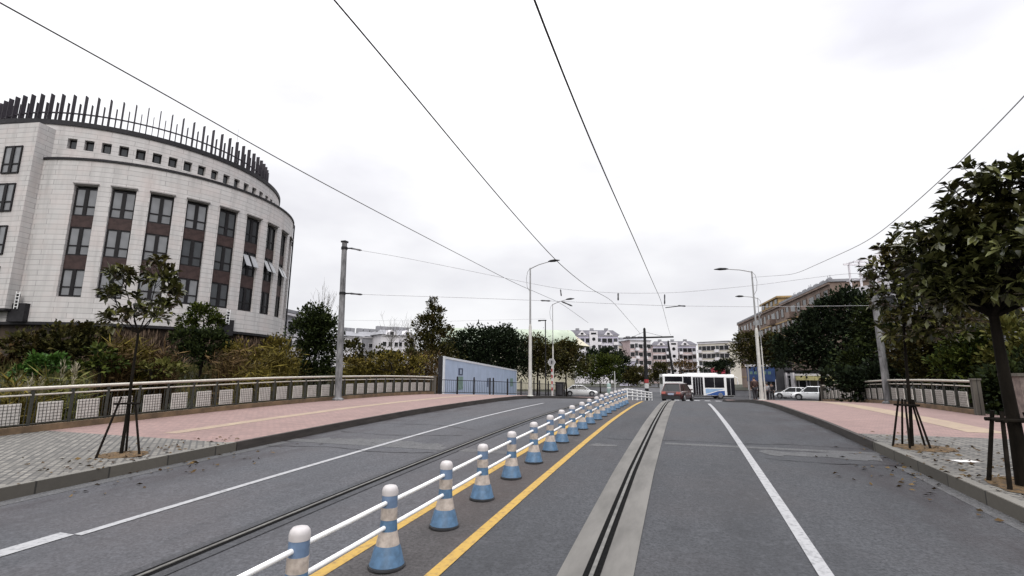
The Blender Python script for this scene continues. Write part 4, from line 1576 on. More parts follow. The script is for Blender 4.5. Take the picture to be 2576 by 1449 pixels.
pts = [Vector((-15.6, 30.4)), Vector((-13.2, 34.2)), Vector((-10.9, 38.4)), Vector((-9.75, 42.5))]
e = tag(empty('black_fence', (pts[0].x, pts[0].y, rz(30.4) + KERB)), 'black metal picket fence curving round the left pavement corner', 'fence')
b0 = e.location.copy()
bars, rails = MB(), MB()
for i in range(3):
    a, c = pts[i], pts[i + 1]
    n = int((c - a).length / .15)
    za, zc = rz(a.y) + KERB, rz(c.y) + KERB
    for h in (.12, .95):
        rails.tube([(a.x - b0.x, a.y - b0.y, za - b0.z + h), (c.x - b0.x, c.y - b0.y, zc - b0.z + h)], .022, 6)
    for k in range(n):
        t = k / n
        p = a.lerp(c, t); z = za + (zc - za) * t - b0.z
        if k % 9 == 0:
            q = MB(); q.box((p.x - b0.x, p.y - b0.y, z + .56), (.09, .09, 1.12)); q.sphere((p.x - b0.x, p.y - b0.y, z + 1.16), .06, 8, 6)
            q.build('post', 'dark_metal', e)
        else:
            bars.cyl((p.x - b0.x, p.y - b0.y, z + .1), (p.x - b0.x, p.y - b0.y, z + .95), .010, n=5)
bars.build('pickets', 'dark_metal', e); rails.build('rails', 'dark_metal', e)

bp = at_d(1389, 1000, 41); bp.z = rz(bp.y) + KERB
e = tag(empty('striped_sign', bp), 'white framed sign on a red and white striped pole beside the left corner', 'sign')
b = MB(); b.cyl((0, 0, 0), (0, 0, 2.4), .055); b.build('pole', 'sign_white', e, True)
for k in range(4):
    b = MB(); b.lathe([(.060, .45 + k * .5), (.060, .70 + k * .5)], 12); b.build('stripe', 'stripe_red', e)
b = MB(); b.lathe([(.29, -.02), (.33, -.02), (.33, .02), (.29, .02)], 6, cap=False)
b2 = MB(); b2.lathe([(.30, -.012), (.30, .012)], 6)
for bb, nm, m in ((b, 'frame', 'sign_white'), (b2, 'face', 'galv_steel')):
    o = bb.build(nm, m, e); o.location = (0, -.07, 2.72); o.rotation_euler = (R(90), 0, 0)
b = MB(); b.box((0, -.09, 2.72), (.12, .01, .26)); b.build('mark', 'shop_dark', e)

bp = at_d(1408, 1003, 43); bp.z = rz(bp.y) + KERB
e = tag(empty('utility_cabinet', bp), 'black utility cabinet at the end of the black picket fence', 'cabinet')
b = MB(); b.box((0, 0, .6), (.62, .45, 1.1)); b.build('body', 'dark_metal', e)
b = MB(); b.box((0, 0, 1.18), (.70, .53, .06)); b.build('lid', 'coping', e)
b = MB(); b.box((0, -.235, .62), (.5, .02, .9)); b.build('door', 'shop_dark', e)

# small poles around the junction
for x, yt, D, lab, m in ((1887, 918, 58, 'plain grey pole in front of the blue sign board', 'galv_steel'),
                         (1548, 935, 76, 'thin white pole right of the white car', 'sign_white'),
                         (1447, 952, 78, 'thin grey post with a small top plate above the white car', 'galv_steel'),
                         (1373, 806, 60, 'tall dark pole with a camera arm above the trees', 'dark_metal')):
    bp = at_d(x, 1000, D); bp.z = rz(bp.y) + (KERB if D < 60 else 0)
    H = at_d(x, yt, D).z - bp.z
    e = tag(empty('signal_pole', bp), lab, 'pole')
    b = MB(); b.tube([(0, 0, 0), (0, 0, H)], [.09, .06], 8); b.build('shaft', m, e, True)
    b = MB()
    if D == 60:
        b.box((-.35, 0, H), (.95, .10, .12)); b.box((-.75, 0, H - .02), (.3, .16, .16))
    else:
        b.box((0, 0, H), (.5 if D == 78 else .14, .12, .10))
    b.build('top_plate', m, e)
bp = at_d(1532, 990, 78); bp.z = rz(bp.y)
e = tag(empty('kiosk_tank', bp), 'pale green cylindrical bin beside the junction, right of the white car', 'bin')
b = MB(); b.lathe([(.28, 0), (.30, .05), (.30, 1.45), (.22, 1.6), (.02, 1.66)], 14); b.build('body', 'bin_green', e, True)
b = MB(); b.lathe([(.305, .9), (.305, 1.05)], 14); b.build('band', 'white_paint', e)
e.name = 'litter_bin'

# ------------------------------------------------------------------ vehicles


def wheel(e, x, y, r, w_):
    s = 1 if y > 0 else -1
    b = MB(); b.lathe([(r * .55, -w_ / 2), (r * .93, -w_ / 2), (r, -w_ * .3), (r, w_ * .3), (r * .93, w_ / 2), (r * .55, w_ / 2)], 22)
    o = b.build('wheel', 'black_rubber', e, True); o.location = (x, y, r); o.rotation_euler = (R(90), 0, 0)
    b = MB(); b.lathe([(r * .62, -.01), (r * .60, .012), (r * .2, .0), (.02, .02)], 16)
    q = b.build('rim', 'rim', o, True); q.location = (0, 0, -s * (w_ / 2 + .002)); q.rotation_euler = (R(180) if s > 0 else 0, 0, 0)


def car(label, loc, rot, L, W, Hh, paint, suv=False, name='car'):
    """x forward; lower body lofted from sections, cabin with roof and pillars"""
    e = tag(empty(name, loc, rot), label, 'car')
    hl, hw = L / 2, W / 2
    belt = Hh * (.60 if suv else .60)
    st = [(-hl, .42, belt * .80, .80), (-hl + .10, .27, belt * .96, .92), (-hl + .6, .22, belt, .99), (-.6, .20, belt * 1.0, 1.0), (.9, .20, belt * .97, 1.0),
          (hl - .9, .22, belt * .90, .98), (hl - .25, .24, belt * .78, .90), (hl, .36, belt * .62, .74)]
    b = MB(); vs = []
    for x, zl, zt, k in st:
        y = hw * k
        sec = [(y * .86, zl), (y * .98, zl + .16), (y, zl + (zt - zl) * .55), (y * .97, zt - .07), (y * .86, zt)]
        vs += [(x, yy, zz) for yy, zz in sec] + [(x, -yy, zz) for yy, zz in sec[::-1]]
    n = 10
    fs = [[i * n + k, i * n + (k + 1) % n, (i + 1) * n + (k + 1) % n, (i + 1) * n + k] for i in range(len(st) - 1) for k in range(n)]
    fs += [list(range(n)), [(len(st) - 1) * n + k for k in range(n)]]
    b._add(vs, fs)
    b.build('body', paint, e, True)
    # cabin
    xr, xrt, xft, xf = (-hl + .12, -hl + .55, .35, 1.15) if suv else (-hl + .45, -hl + 1.25, .25, 1.2)
    zt = Hh - .05
    bw, tw = hw * .86, hw * .68
    low = [(xf, bw), (xf, -bw), (xr, -bw * .95), (xr, bw * .95)]
    top = [(xft, tw), (xft, -tw), (xrt, -tw * .97), (xrt, tw * .97)]
    b = MB(); zb_ = belt * .93
    b._add([(x, y, zb_) for x, y in low] + [(x, y, zt) for x, y in top], [[0, 1, 5, 4], [1, 2, 6, 5], [2, 3, 7, 6], [3, 0, 4, 7], [4, 5, 6, 7]])
    b.build('windows', 'car_glass', e)
    b = MB()
    cr_ = [(xft + .06, tw * 1.02, zt - .02), (xft, tw * .8, zt + .05), (xrt, tw * .8, zt + .05), (xrt - .06, tw * 1.0, zt - .02)]
    vs = [(x, y, z) for x, y, z in cr_] + [(x, -y, z) for x, y, z in cr_]
    b._add(vs, [[0, 1, 5, 4], [1, 2, 6, 5], [2, 3, 7, 6], [0, 3, 2, 1], [4, 5, 6, 7]])
    b.build('roof', paint, e)
    for i in range(4):
        b = MB(); b.tube([(low[i][0], low[i][1] * 1.005, zb_), (top[i][0], top[i][1] * 1.01, zt)], .05, 6)
        b.build('pillar', paint, e)
    for s in (1, -1):
        xm = (xft + xrt) / 2 - .1
        b = MB(); b.tube([(xm - .05, s * bw * 1.0, zb_), (xm - .05, s * tw * 1.01, zt)], .035, 6)
        b.build('pillar', paint, e)
    r = .33 if not suv else .36
    for x in (hl - .85, -hl + .80):
        for y in (hw - .10, -hw + .10):
            wheel(e, x, y, r, .22)
        b = MB()
        for s in (1, -1):
            for k in range(10):
                a0, a1 = R(18 * k), R(18 * k + 18)
                ro, ri = r + .07, r + .0
                yy = s * (hw + .004)
                b.quad((x + ro * math.cos(a0), yy, r + ro * math.sin(a0)), (x + ro * math.cos(a1), yy, r + ro * math.sin(a1)),
                       (x + ri * .2 * math.cos(a1), yy, r + ri * .2 * math.sin(a1)), (x + ri * .2 * math.cos(a0), yy, r + ri * .2 * math.sin(a0)))
        b.build('wheel_arch', 'black_rubber', e, fix=False)
    for s in (1, -1):
        b = MB(); b.box((-hl + .02, s * hw * .66, belt * .82), (.10, hw * .36, .18)); b.build('tail_light', 'tail_red', e)
        b = MB(); b.box((hl - .10, s * hw * .62, belt * .62), (.18, hw * .32, .13)); b.build('headlight', 'chrome', e)
        b = MB(); b.box((.75, s * (hw + .06), belt + .06), (.12, .18, .12)); b.build('mirror', paint, e)
        b = MB(); b.box((-.55, s * (hw + .004), belt * .86), (.16, .02, .03)); b.box((.35, s * (hw + .004), belt * .86), (.16, .02, .03)); b.build('door_handle', 'chrome', e)
    b = MB(); b.box((-hl - .01, 0, belt * .72), (.04, .50, .16)); b.build('number_plate', 'plate', e)
    b = MB(); b.box((-hl - .02, 0, .40), (.16, W * .82, .30)); b.build('rear_bumper', 'black_rubber', e)
    b = MB(); b.box((hl - .02, 0, .36), (.16, W * .66, .22)); b.build('front_bumper', 'black_rubber', e)
    return e


def ground_at(x, D, yb=1000):
    p = at_d(x, yb, D)
    p.z = rz(p.y)
    return p


car('dark red hatchback stopped at the crest seen from behind', ground_at(1706, 46.5), R(90 - 15), 4.2, 1.86, 1.58, 'paint_red', True)
car('white sedan crossing the junction to the right behind the barrier posts', ground_at(1461, 69), R(14), 4.6, 1.8, 1.46, 'paint_white', False)
car('white sedan parked beyond the right pavement, left one of two', ground_at(1998, 74), R(150), 4.5, 1.8, 1.46, 'paint_white', False)
car('white off roader parked beyond the right pavement, right one of two', ground_at(2044, 70), R(160), 4.3, 1.82, 1.65, 'paint_white', True)

# city bus, seen broadside
pos = ground_at(1753, 67)
e = tag(empty('city_bus', pos, R(12)), 'white and blue city bus turning across the junction behind the red car', 'bus')
e.scale.x = .88
L, W, Hh = 9.6, 2.5, 3.02
b = MB()
sec = [(-1.25, .42), (-1.25, 2.75), (-1.12, 2.95), (1.12, 2.95), (1.25, 2.75), (1.25, .42)]
vs = [(x, y, z) for x in (-L / 2, -L / 2 + .12, L / 2 - .15, L / 2) for y, z in ([(q * (.97 if abs(x) == L / 2 else 1), zz) for q, zz in sec])]
n = 6
fs = [[i * n + k, i * n + (k + 1) % n, (i + 1) * n + (k + 1) % n, (i + 1) * n + k] for i in range(3) for k in range(n)] + [list(range(n)), [3 * n + k for k in range(n)]]
b._add(vs, fs); b.build('body', 'paint_white', e)
b = MB(); b.box((.6, 0, 3.03), (4.0, 1.9, .22)); b.build('roof_unit', 'paint_white', e)
side = -1.25


def bpan(nm, x0, x1, z0, z1, m, par=e, off=.012):
    b = MB(); b.box(((x0 + x1) / 2, side - off / 2, (z0 + z1) / 2), (x1 - x0, off, z1 - z0)); return b.build(nm, m, par)


bpan('window', -4.55, -2.15, 2.05, 2.68, 'bus_glass')
bpan('window', -2.05, -.95, 1.65, 2.68, 'bus_glass')
d1 = bpan('door', -.75, .60, .45, 2.62, 'bus_glass')
for x in (-.40, -.06, .28):
    bpan('door_frame', x - .03, x + .03, .5, 2.6, 'wire_grey', d1, .02)
bpan('window', .82, 2.10, 1.35, 2.60, 'bus_glass')
bpan('window', 2.14, 3.42, 1.35, 2.60, 'bus_glass')
d2 = bpan('door', 3.75, 4.80, .45, 2.55, 'bus_glass')
bpan('door_frame', 4.24, 4.30, .5, 2.5, 'wire_grey', d2, .02)
b = MB(); b.prism([(.85, side - .014, .46), (3.45, side - .014, .46), (3.45, side - .014, 1.0), (2.6, side - .014, .95)], (0, .010, 0)); b.build('blue_sweep', 'paint_blue', e)
b = MB(); b.prism([(.9, side - .010, .62), (2.7, side - .010, 1.05), (3.45, side - .010, 1.2), (.9, side - .010, 1.22)], (0, .006, 0)); b.build('pale_sweep', 'paint_lightblue', e)
b = MB(); b.box((L / 2 + .01, 0, 1.9), (.03, 2.1, 1.5)); b.build('windscreen', 'bus_glass', e)
b = MB(); b.tube([(L / 2 - .05, side, 2.7), (L / 2 + .35, side - .25, 2.6), (L / 2 + .35, side - .25, 2.1)], .03, 6); b.box((L / 2 + .35, side - .25, 1.95), (.08, .2, .4)); b.build('mirror', 'paint_white', e)
for x in (2.85, -2.9):
    for y in (-1.12, 1.12):
        wheel(e, x, y, .48, .28)
b = MB(); b.box((0, 0, .36), (L * .96, 2.3, .16)); b.build('underframe', 'black_rubber', e)
b = MB(); b.box((-L / 2 - .01, 0, 2.2), (.03, 1.9, .9)); b.build('rear_window', 'bus_glass', e)

# ------------------------------------------------------------------ people by the right lamp


def skinned(name, V, E_, Rr, m, par, root=0):
    me = bpy.data.meshes.new(name)
    me.from_pydata(V, E_, [])
    me.materials.append(MATS[m])
    o = link(name, me, par)
    md = o.modifiers.new('skin', 'SKIN')
    md.use_smooth_shade = True
    if not me.skin_vertices:
        o.modifiers.remove(md)
        return o
    for i, r in enumerate(Rr):
        me.skin_vertices[0].data[i].radius = (r, r)
        me.skin_vertices[0].data[i].use_root = (i == root)
    ss = o.modifiers.new('smooth', 'SUBSURF'); ss.levels = 1; ss.render_levels = 1
    return o


def person(label, loc, rot, top, trousers, stride=.12, H=1.7):
    e = tag(empty('person', loc, rot), label, 'person')
    k = H / 1.7
    s = stride
    V = [(0, 0, .92), (0, 0, 1.15), (0, 0, 1.38), (0, .01, 1.47), (0, .02, 1.56), (0, .02, 1.64),
         (.19, 0, 1.40), (.25, -.02, 1.13), (.23, .09, .88), (-.19, 0, 1.40), (-.25, .02, 1.13), (-.23, .10, .88),
         (.09, 0, .88), (.10, s, .48), (.10, s * .6, .08), (.10, s * .6 + .16, .04), (-.09, 0, .88), (-.10, -s * .4, .48), (-.10, -s, .08), (-.10, -s + .16, .04)]
    Ed = [(0, 1), (1, 2), (2, 3), (3, 4), (4, 5), (2, 6), (6, 7), (7, 8), (2, 9), (9, 10), (10, 11), (0, 12), (12, 13), (13, 14), (14, 15), (0, 16), (16, 17), (17, 18), (18, 19)]
    Rr = [.13, .12, .13, .055, .085, .08, .055, .042, .032, .055, .042, .032, .08, .058, .042, .035, .08, .058, .042, .035]
    for hnd in (8, 11):                               # palm and five fingers
        x, y, z = V[hnd]
        sg = 1 if x > 0 else -1
        V.append((x, y + .01, z - .08)); Ed.append((hnd, len(V) - 1)); Rr.append(.026)
        pm = len(V) - 1
        for q in range(4):
            V.append((x, y + .035 - q * .02, z - .155 + abs(q - 1) * .012)); Ed.append((pm, len(V) - 1)); Rr.append(.008)
        V.append((x - sg * .02, y + .06, z - .09)); Ed.append((pm, len(V) - 1)); Rr.append(.009)
    V = [tuple(c * k for c in v) for v in V]
    skinned('body', V, Ed, Rr, 'skin', e)
    jv = [V[i] for i in (0, 1, 2, 6, 7, 9, 10)]
    jv.append(tuple(a * .75 + c * .25 for a, c in zip(V[8], V[7]))); jv.append(tuple(a * .75 + c * .25 for a, c in zip(V[11], V[10])))
    skinned('jacket', jv, [(0, 1), (1, 2), (2, 3), (3, 4), (4, 7), (2, 5), (5, 6), (6, 8)], [.165, .155, .155, .085, .062, .085, .062, .05, .05], top, e)
    tv = [V[i] for i in (0, 12, 13, 14, 16, 17, 18)]
    skinned('trousers', tv, [(0, 1), (1, 2), (2, 3), (0, 4), (4, 5), (5, 6)], [.15, .105, .078, .06, .105, .078, .06], trousers, e)
    b = MB()
    for i in (14, 18):
        x, y, z = V[i]
        b.box((x, y + .07, .035), (.09, .27, .07))
    b.build('shoes', 'shop_dark', e)
    b = MB(); b.sphere((0, .0, 1.665 * k), .095, sc=(.9, 1.02, .9)); b.build('hair', 'hair', e, True)
    b = MB(); b.sphere((0, .115, 1.585 * k), .016); b.box((0, .106, 1.54 * k), (.04, .01, .008))
    for sx in (-.032, .032):
        b.sphere((sx, .098, 1.605 * k), .010)
    for sx in (-.09, .09):
        b.sphere((sx, .02, 1.59 * k), .022, sc=(.4, .8, 1.3))
    b.build('face', 'skin', e)
    return e


p = ground_at(1900, 40.5); p.z += KERB
person('person in a dark brown jacket standing left of the right street lamp', p, .3, 'cloth_brown', 'cloth_dark', .05, 1.62)
p = ground_at(1931, 56); p.z += KERB
person('person in a pale top and dark trousers right of the right street lamp', p, .2, 'cloth_white', 'cloth_dark', .10, 1.7)
p = ground_at(1943, 57); p.z += KERB
person('person all in dark clothes beside the one in a pale top', p, 2.8, 'cloth_dark', 'cloth_dark', .14, 1.72)

# ------------------------------------------------------------------ buildings in the distance
_wm = {}


def wmesh(w_, h_, m, kind):
    key = (round(w_, 2), round(h_, 2), m, kind)
    if key not in _wm:
        b = MB()
        if kind == 'pane':
            b.box((0, -.06, h_ / 2), (w_ * .9, .04, h_ * .92)); _wm[key] = b.mesh('pane', m)
        elif kind == 'round':
            b.lathe([(w_ / 2, 0), (w_ / 2, .08), (.01, .08)], 14); _wm[key] = b.mesh('round_window', m)
        else:
            t = .06
            b.box((-w_ / 2 + t / 2, .03, h_ / 2), (t, .22, h_)); b.box((w_ / 2 - t / 2, .03, h_ / 2), (t, .22, h_))
            b.box((0, .03, t / 2), (w_ - 2 * t, .22, t)); b.box((0, .03, h_ - t / 2), (w_ - 2 * t, .22, t)); b.box((0, .02, h_ / 2), (.07, .12, h_ - 2 * t))
            _wm[key] = b.mesh('window', m)
    return _wm[key]


def block(label, P, Q, z0, z1, depth, floors, bays, wall, roofm=None, rooft='flat', rise=2.0, bal=(), frame='apt_white', win=(1.9, 1.75), cat='building',
          name='apartment_building', group=None, skip=None, f0=0, balm='apt_white', towers=(), gables=(), top_margin=.9, upper=None, bandm=None):
    """front face runs P -> Q (left to right as seen), looking at the viewer"""
    P, Q = Vector((P[0], P[1], 0)), Vector((Q[0], Q[1], 0))
    d = Q - P; Lb = d.length; ang = math.atan2(d.y, d.x)
    e = tag(empty(name, (P.x, P.y, z0), ang), label, cat, group)
    H = z1 - z0
    # local: x along the face, -y towards the viewer
    b = MB(); b.box((Lb / 2, depth / 2, H / 2), (Lb, depth, H)); b.build('wall', wall, e)
    fh = (H - top_margin) / floors
    if upper:
        b = MB(); b.box((Lb / 2, -.016, H - upper[1] / 2), (Lb - .1, .03, upper[1])); b.build('upper_wall', upper[0], e)
    if rooft == 'gable':
        b = MB(); o_ = .6
        b._add([(-o_, -o_, H), (Lb + o_, -o_, H), (Lb + o_, depth + o_, H), (-o_, depth + o_, H), (-o_ * .2 + 1.2, depth * .42, H + rise), (Lb - 1.2, depth * .42, H + rise)],
               [[0, 1, 5, 4], [1, 2, 5], [2, 3, 4, 5], [3, 0, 4], [0, 3, 2, 1]])
        rf = b.build('roof', roofm, e)
        for g in gables:
            b = MB(); gx = Lb * g; gw = 1.7
            b._add([(gx - gw, -.7, H - .1), (gx + gw, -.7, H - .1), (gx, -.7, H + rise * .78), (gx - gw, depth * .35, H - .1), (gx + gw, depth * .35, H - .1), (gx, depth * .35, H + rise * .78)],
                   [[0, 1, 2], [3, 5, 4], [0, 2, 5, 3], [1, 4, 5, 2], [0, 3, 4, 1]])
            q = b.build('dormer', frame, rf)
            b = MB(); b.box((gx, -.73, H + rise * .2), (1.0, .05, .7)); b.build('dormer_pane', 'pane_dark', q)
        for k in range(3):
            b = MB(); b.box((Lb * (.2 + .3 * k), depth * .45, H + rise + .1), (1.4, 1.2, 1.3)); b.build('roof_tank', 'apt_grey', rf)
    else:
        b = MB(); b.box((Lb / 2, depth / 2, H + .2), (Lb + .5, depth + .5, .4)); b.build('roof', roofm or wall, e)
    b = MB(); b.box((Lb / 2, -.16, H - .25), (Lb + .2, .3, .3)); b.build('cornice', frame, e)
    pitch_ = Lb / bays
    for j in range(f0, floors):
        zf = j * fh + .85
        for i in range(bays):
            x = (i + .5) * pitch_
            if skip and skip(i, j):
                continue
            if any(abs(x / Lb - t) < .6 / bays for t in towers):
                continue
            if i in bal:
                wd = pitch_ * .82
                b = link('balcony', _bal(wd, fh, balm), e, (x, 0, j * fh))
                link('opening', _open(wd, fh), b)
            else:
                o = link('window', wmesh(win[0], win[1], frame, 'frame'), e, (x, 0, zf)); o.rotation_euler.z = math.pi
                q = link('pane', wmesh(win[0], win[1], 'pane_dark', 'pane'), o); q.location.y = .125
    for t in towers:
        b = MB(); b.box((Lb * t, -.7, (H + rise * .6) / 2), (3.1, 1.4, H + rise * .6)); tw = b.build('stair_tower', frame, e)
        for j in range(f0, floors):
            o = link('round_window', wmesh(1.3, 1, 'pane_dark', 'round'), tw, (Lb * t, -1.41, j * fh + fh * .75)); o.rotation_euler.x = R(90)
        b = MB(); b.box((Lb * t, -1.42, H + rise * .2), (2.0, .05, .7)); b.build('stair_window', 'pane_dark', tw)
    if bandm:
        b = MB()
        for j in range(1, floors):
            b.box((Lb / 2, -.05, j * fh), (Lb - .2, .1, .25))
        b.build('string_course', bandm, e)
    return e


_bm, _om = {}, {}


def _bal(w_, fh, m):
    k = (round(w_, 1), round(fh, 1), m)
    if k not in _bm:
        b = MB(); b.box((0, -.6, .1), (w_, 1.1, .2)); b.box((0, -1.12, .65), (w_, .1, .95)); b.box((-w_ / 2 + .06, -.55, .65), (.12, 1.0, .95)); b.box((w_ / 2 - .06, -.55, .65), (.12, 1.0, .95))
        _bm[k] = b.mesh('balcony', m)
    return _bm[k]


def _open(w_, fh):
    k = (round(w_, 1), round(fh, 1))
    if k not in _om:
        b = MB(); b.box((0, -.03, fh * .55), (w_ * .86, .06, fh * .66)); _om[k] = b.mesh('opening', 'pane_mid')
    return _om[k]


G = -.72
pq = lambda x0, D0, x1, D1: ((at_d(x0, 945, D0).x, at_d(x0, 945, D0).y), (at_d(x1, 945, D1).x, at_d(x1, 945, D1).y))


def zat(y, D, x=1600):
    return at_d(x, y, D).z


P, Q = pq(1432, 190, 1558, 192)
block('white and lavender apartment block with dark roof and a round windowed stair tower', P, Q, G, zat(843, 191, 1495), 12, 6, 9, 'apt_white', 'apt_roof', 'gable', 2.3,
      bal=(2, 5, 8), towers=(.50,), gables=(.27, .80), f0=2, upper=('apt_lav', 3.2), bandm='apt_lav')
P, Q = pq(1556, 206, 1592, 208)
block('narrow grey and cream gabled block between two apartment blocks', P, Q, G, zat(868, 207, 1575), 10, 5, 3, 'apt_cream', 'apt_grey', 'gable', 2.6, f0=1, win=(1.2, 1.6))
P, Q = pq(1588, 200, 1640, 204)
block('pink and white apartment block with stacked balconies behind the black tram mast', P, Q, G, zat(856, 202, 1614), 12, 5, 5, 'apt_pink', 'apt_grey', 'gable', 1.2,
      bal=(1, 3), f0=0, upper=('apt_white', 2.8), bandm='apt_white')
P, Q = pq(1645, 212, 1755, 214)
block('long apartment block with grey tiled roof and pink lower floors above the bus', P, Q, G, zat(868, 213, 1700), 12, 5, 10, 'apt_pink', 'apt_roof', 'gable', 1.9,
      bal=(3, 6, 9), towers=(.48,), f0=0, upper=('apt_lav', 3.0), bandm='apt_white', gables=(.2, .75))
P, Q = pq(1760, 205, 1838, 200)
e = block('cream apartment block with red banners left of the right trees', P, Q, G, zat(861, 202, 1800), 12, 5, 7, 'apt_cream', 'apt_grey', 'flat', bal=(0, 4), f0=0, bandm='apt_white')
for k in range(3):
    b = MB(); b.box((6.0 + k * 1.9, -1.35, 5.0 + (k % 2) * .8), (1.5, .12, 2.2)); b.build('red_banner', 'red_cloth', e)
P, Q = pq(1558, 150, 1600, 150)
block('low lavender white annexe in front of the narrow gabled block', P, Q, G, zat(905, 150, 1580), 8, 2, 3, 'apt_lav', 'apt_white', 'flat', f0=0)

# hall with a long pale green barrel roof
P, Q = pq(1118, 100, 1447, 104)
P, Q = Vector((*P, 0)), Vector((*Q, 0))
d = Q - P; Lb = d.length
e = tag(empty('market_hall', (P.x, P.y, G), math.atan2(d.y, d.x)), 'long hall with a pale green curved roof behind the dark trees', 'building')
ze = zat(866, 102, 1300) - G; zt = zat(824, 104, 1300) - G
b = MB(); b.box((Lb / 2, 7, ze / 2), (Lb, 14, ze)); b.build('wall', 'cream_wall', e)
b = MB(); n = 14
vs, fs = [], []
for x in (-.8, Lb + .3):
    for k in range(n + 1):
        a = math.pi * k / n
        vs.append((x if x < 0 else x + 0, 7 - 7.8 * math.cos(a), ze + (zt - ze) * math.sin(a)))
fs = [[k, k + 1, n + 2 + k, n + 1 + k] for k in range(n)] + [list(range(n + 1)), [n + 1 + k for k in range(n + 1)]]
b._add(vs, fs); b.build('roof', 'green_roof', e, True)
b = MB(); b._add([(Lb + .35, -.6, ze), (Lb + 3.2, -.4, ze - .3), (Lb + 3.2, 14, ze - .3), (Lb + .35, 14.6, ze), (Lb - .6, 3, ze + (zt - ze) * .9), (Lb - .6, 11, ze + (zt - ze) * .9)],
               [[0, 1, 4], [1, 2, 5, 4], [2, 3, 5], [0, 3, 2, 1], [0, 4, 5, 3]]); b.build('hipped_end', 'cream_wall', e)
for k in range(9):
    b = MB(); b.box((3 + k * 2.7, -.03, ze * .6), (1.6, .08, 1.5)); b.build('window', 'pane_dark', e)

# houses on the left horizon
P, Q = pq(705, 72, 800, 80)
block('grey and white building showing beside the round building', P, Q, G, zat(790, 74, 740), 10, 4, 4, 'apt_white', 'apt_grey', 'flat', upper=('apt_grey', 2.3), f0=0, win=(1.4, 1.5), name='office_block')
for i, (x0, x1, y, lab) in enumerate(((868, 905, 834, 'pale villa with a flat grey roof edge, leftmost of the far houses'), (900, 955, 832, 'grey villa roof between two paler villas'),
                                      (955, 1000, 830, 'white villa with a dark gabled roof left of the leafless tree'), (995, 1040, 828, 'white villa with a grey gable beside the conical tree'))):
    P, Q = pq(x0, 128 + 4 * (i % 2), x1, 130 + 4 * (i % 2))
    block(lab, P, Q, G, zat(y + 12, 130, x0), 9, 4, 3, 'apt_white' if i != 1 else 'apt_grey', 'apt_grey', 'gable', 1.6, f0=1, win=(1.1, 1.2), name='villa', gables=(.5,) if i > 1 else ())

# right side: brown walk-up block seen at an angle, with an ochre roof tower
P, Q = pq(1866, 152, 2112, 90)
e = block('long brown apartment block receding behind the right trees, with an ochre roof tower', P, Q, G, at_d(1866, 815, 152).z, 12, 6, 20, 'brown_wall', 'apt_grey', 'flat', bal=(2, 6, 10, 14, 17), f0=2,
          frame='brown_wall', balm='brown_wall', bandm='ochre_wall')
Pv = Vector((*P, 0)); dv = (Vector((*Q, 0)) - Pv); Lv = dv.length
c0 = at_line(1922, 800, P, Q); c1 = at_line(1966, 800, P, Q)
s0, s1 = (c0 - Pv).xy.length, (c1 - Pv).xy.length
zt = at_line(1945, 754, P, Q).z - G
HB = at_d(1866, 815, 152).z - G
b = MB(); b.box(((s0 + s1) / 2, 2.2, HB + (zt - HB) / 2), (s1 - s0, 5.0, zt - HB - .1)); b.box(((s0 + s1) / 2, 2.2, zt - .1), (s1 - s0 + .8, 5.8, .35)); tw = b.build('roof_tower', 'ochre_wall', e)
for k in range(4):
    x = s0 + (s1 - s0) * (k + .5) / 4
    b = MB(); b.box((x, -.34, HB + (zt - HB) * .5), ((s1 - s0) * .12, .1, (zt - HB) * .55)); b.build('tower_window', 'pane_dark', tw)
for k in range(9):
    b = MB(); x = Lv * (.55 + .045 * k)
    b.cyl((x, 2, HB + .4), (x, 2, HB + 1.4 + (k % 3) * .3), .05, n=6); b.cyl((x + .9, 2, HB + .4), (x + .9, 2, HB + 1.4 + (k % 3) * .3), .05, n=6); b.cyl((x, 2, HB + 1.3), (x + .9, 2, HB + 1.3), .35, n=10)
    b.build('water_heater', 'apt_grey', e)

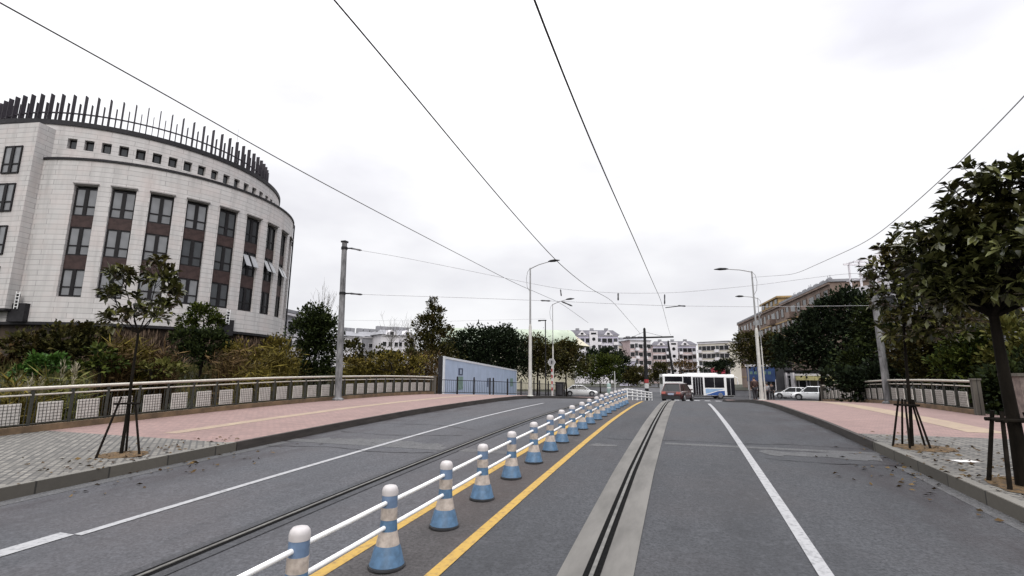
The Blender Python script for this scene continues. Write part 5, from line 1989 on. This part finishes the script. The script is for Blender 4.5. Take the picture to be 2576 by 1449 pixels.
# pale building with a roof pergola behind the magnolia
P, Q = pq(2148, 62, 2700, 50)
e = block('pale grey building with a white rooftop frame behind the large magnolia', P, Q, G, zat(728, 60, 2200), 10, 4, 9, 'apt_grey', 'apt_white', 'flat', f0=1, frame='apt_white', name='villa_block')
Lv = (Vector((*Q, 0)) - Vector((*P, 0))).length
Hn = zat(728, 60, 2200) - G
b = MB()
for k in range(14):
    x = .4 + (Lv - .8) * k / 13
    b.box((x, .5, Hn + 1.75), (.14, .14, 2.7)); b.box((x, 3.5, Hn + 1.75), (.14, .14, 2.7)); b.box((x, 2, Hn + 3.15), (.12, 4.2, .16))
for y in (.5, 3.5):
    b.box((Lv / 2, y, Hn + 3.28), (Lv, .14, .12)); b.box((Lv / 2, y - .08, Hn + 1.4), (Lv, .06, .08))
b.build('roof_pergola', 'apt_white', e)

# shops under the right trees
P, Q = pq(1880, 84, 1952, 82)
e = block('low dark shop front with a deep blue sign board behind the right lamp', P, Q, G, zat(915, 83, 1915), 5, 1, 3, 'shop_dark', 'coping', 'flat', name='shop', win=(1.3, 1.6), top_margin=2.6)
Lv = (Vector((*Q, 0)) - Vector((*P, 0))).length
b = MB(); b.box((Lv / 2, -.15, zat(938, 83, 1915) - G), (Lv * .96, .22, 2.5)); b.build('sign_board', 'sign_blue', e)
for k in range(5):
    b = MB(); b.box((Lv * (.18 + .16 * k), -.27, zat(938, 83, 1915) - G), (.42, .03, .42)); b.build('sign_glyph', 'mural_green', e)
P, Q = pq(1955, 86, 2160, 76)
e = block('row of small shops with a pale yellow fascia under the large evergreen', P, Q, G, zat(938, 80, 2050), 5, 1, 7, 'shop_dark', 'coping', 'flat', name='shop', win=(1.4, 1.7), top_margin=1.4)
Lv = (Vector((*Q, 0)) - Vector((*P, 0))).length
for k in range(5):
    b = MB(); b.box((Lv * (.36 + .125 * k), -.3, zat(952, 80, 2080) - G), (Lv * .115, .5, .55)); b.build('fascia', 'awning_yellow', e)
for k in range(3):
    b = MB(); b.box((Lv * (.05 + .10 * k), -.3, zat(955, 84, 1980) - G - .3), (.5, .4, 2.6)); b.build('pillar', 'apt_white', e)
# low wall along the far side of the cross street
for (x0, x1, D, lab) in ((1830, 1990, 80, 'low pale wall along the far kerb right of the bus'), (1440, 1660, 92, 'low pale wall along the far kerb behind the white sedan')):
    P, Q = pq(x0, D, x1, D)
    P, Q = Vector((*P, -.7)), Vector((*Q, -.7))
    d = Q - P
    e = tag(empty('low_wall', P, math.atan2(d.y, d.x)), lab, 'wall')
    b = MB(); b.box((d.length / 2, 0, .4), (d.length, .3, .8)); b.build('wall', 'apt_grey', e)
    b = MB(); b.box((d.length / 2, 0, .84), (d.length, .4, .08)); b.build('coping_stone', 'kerb_stone', e)
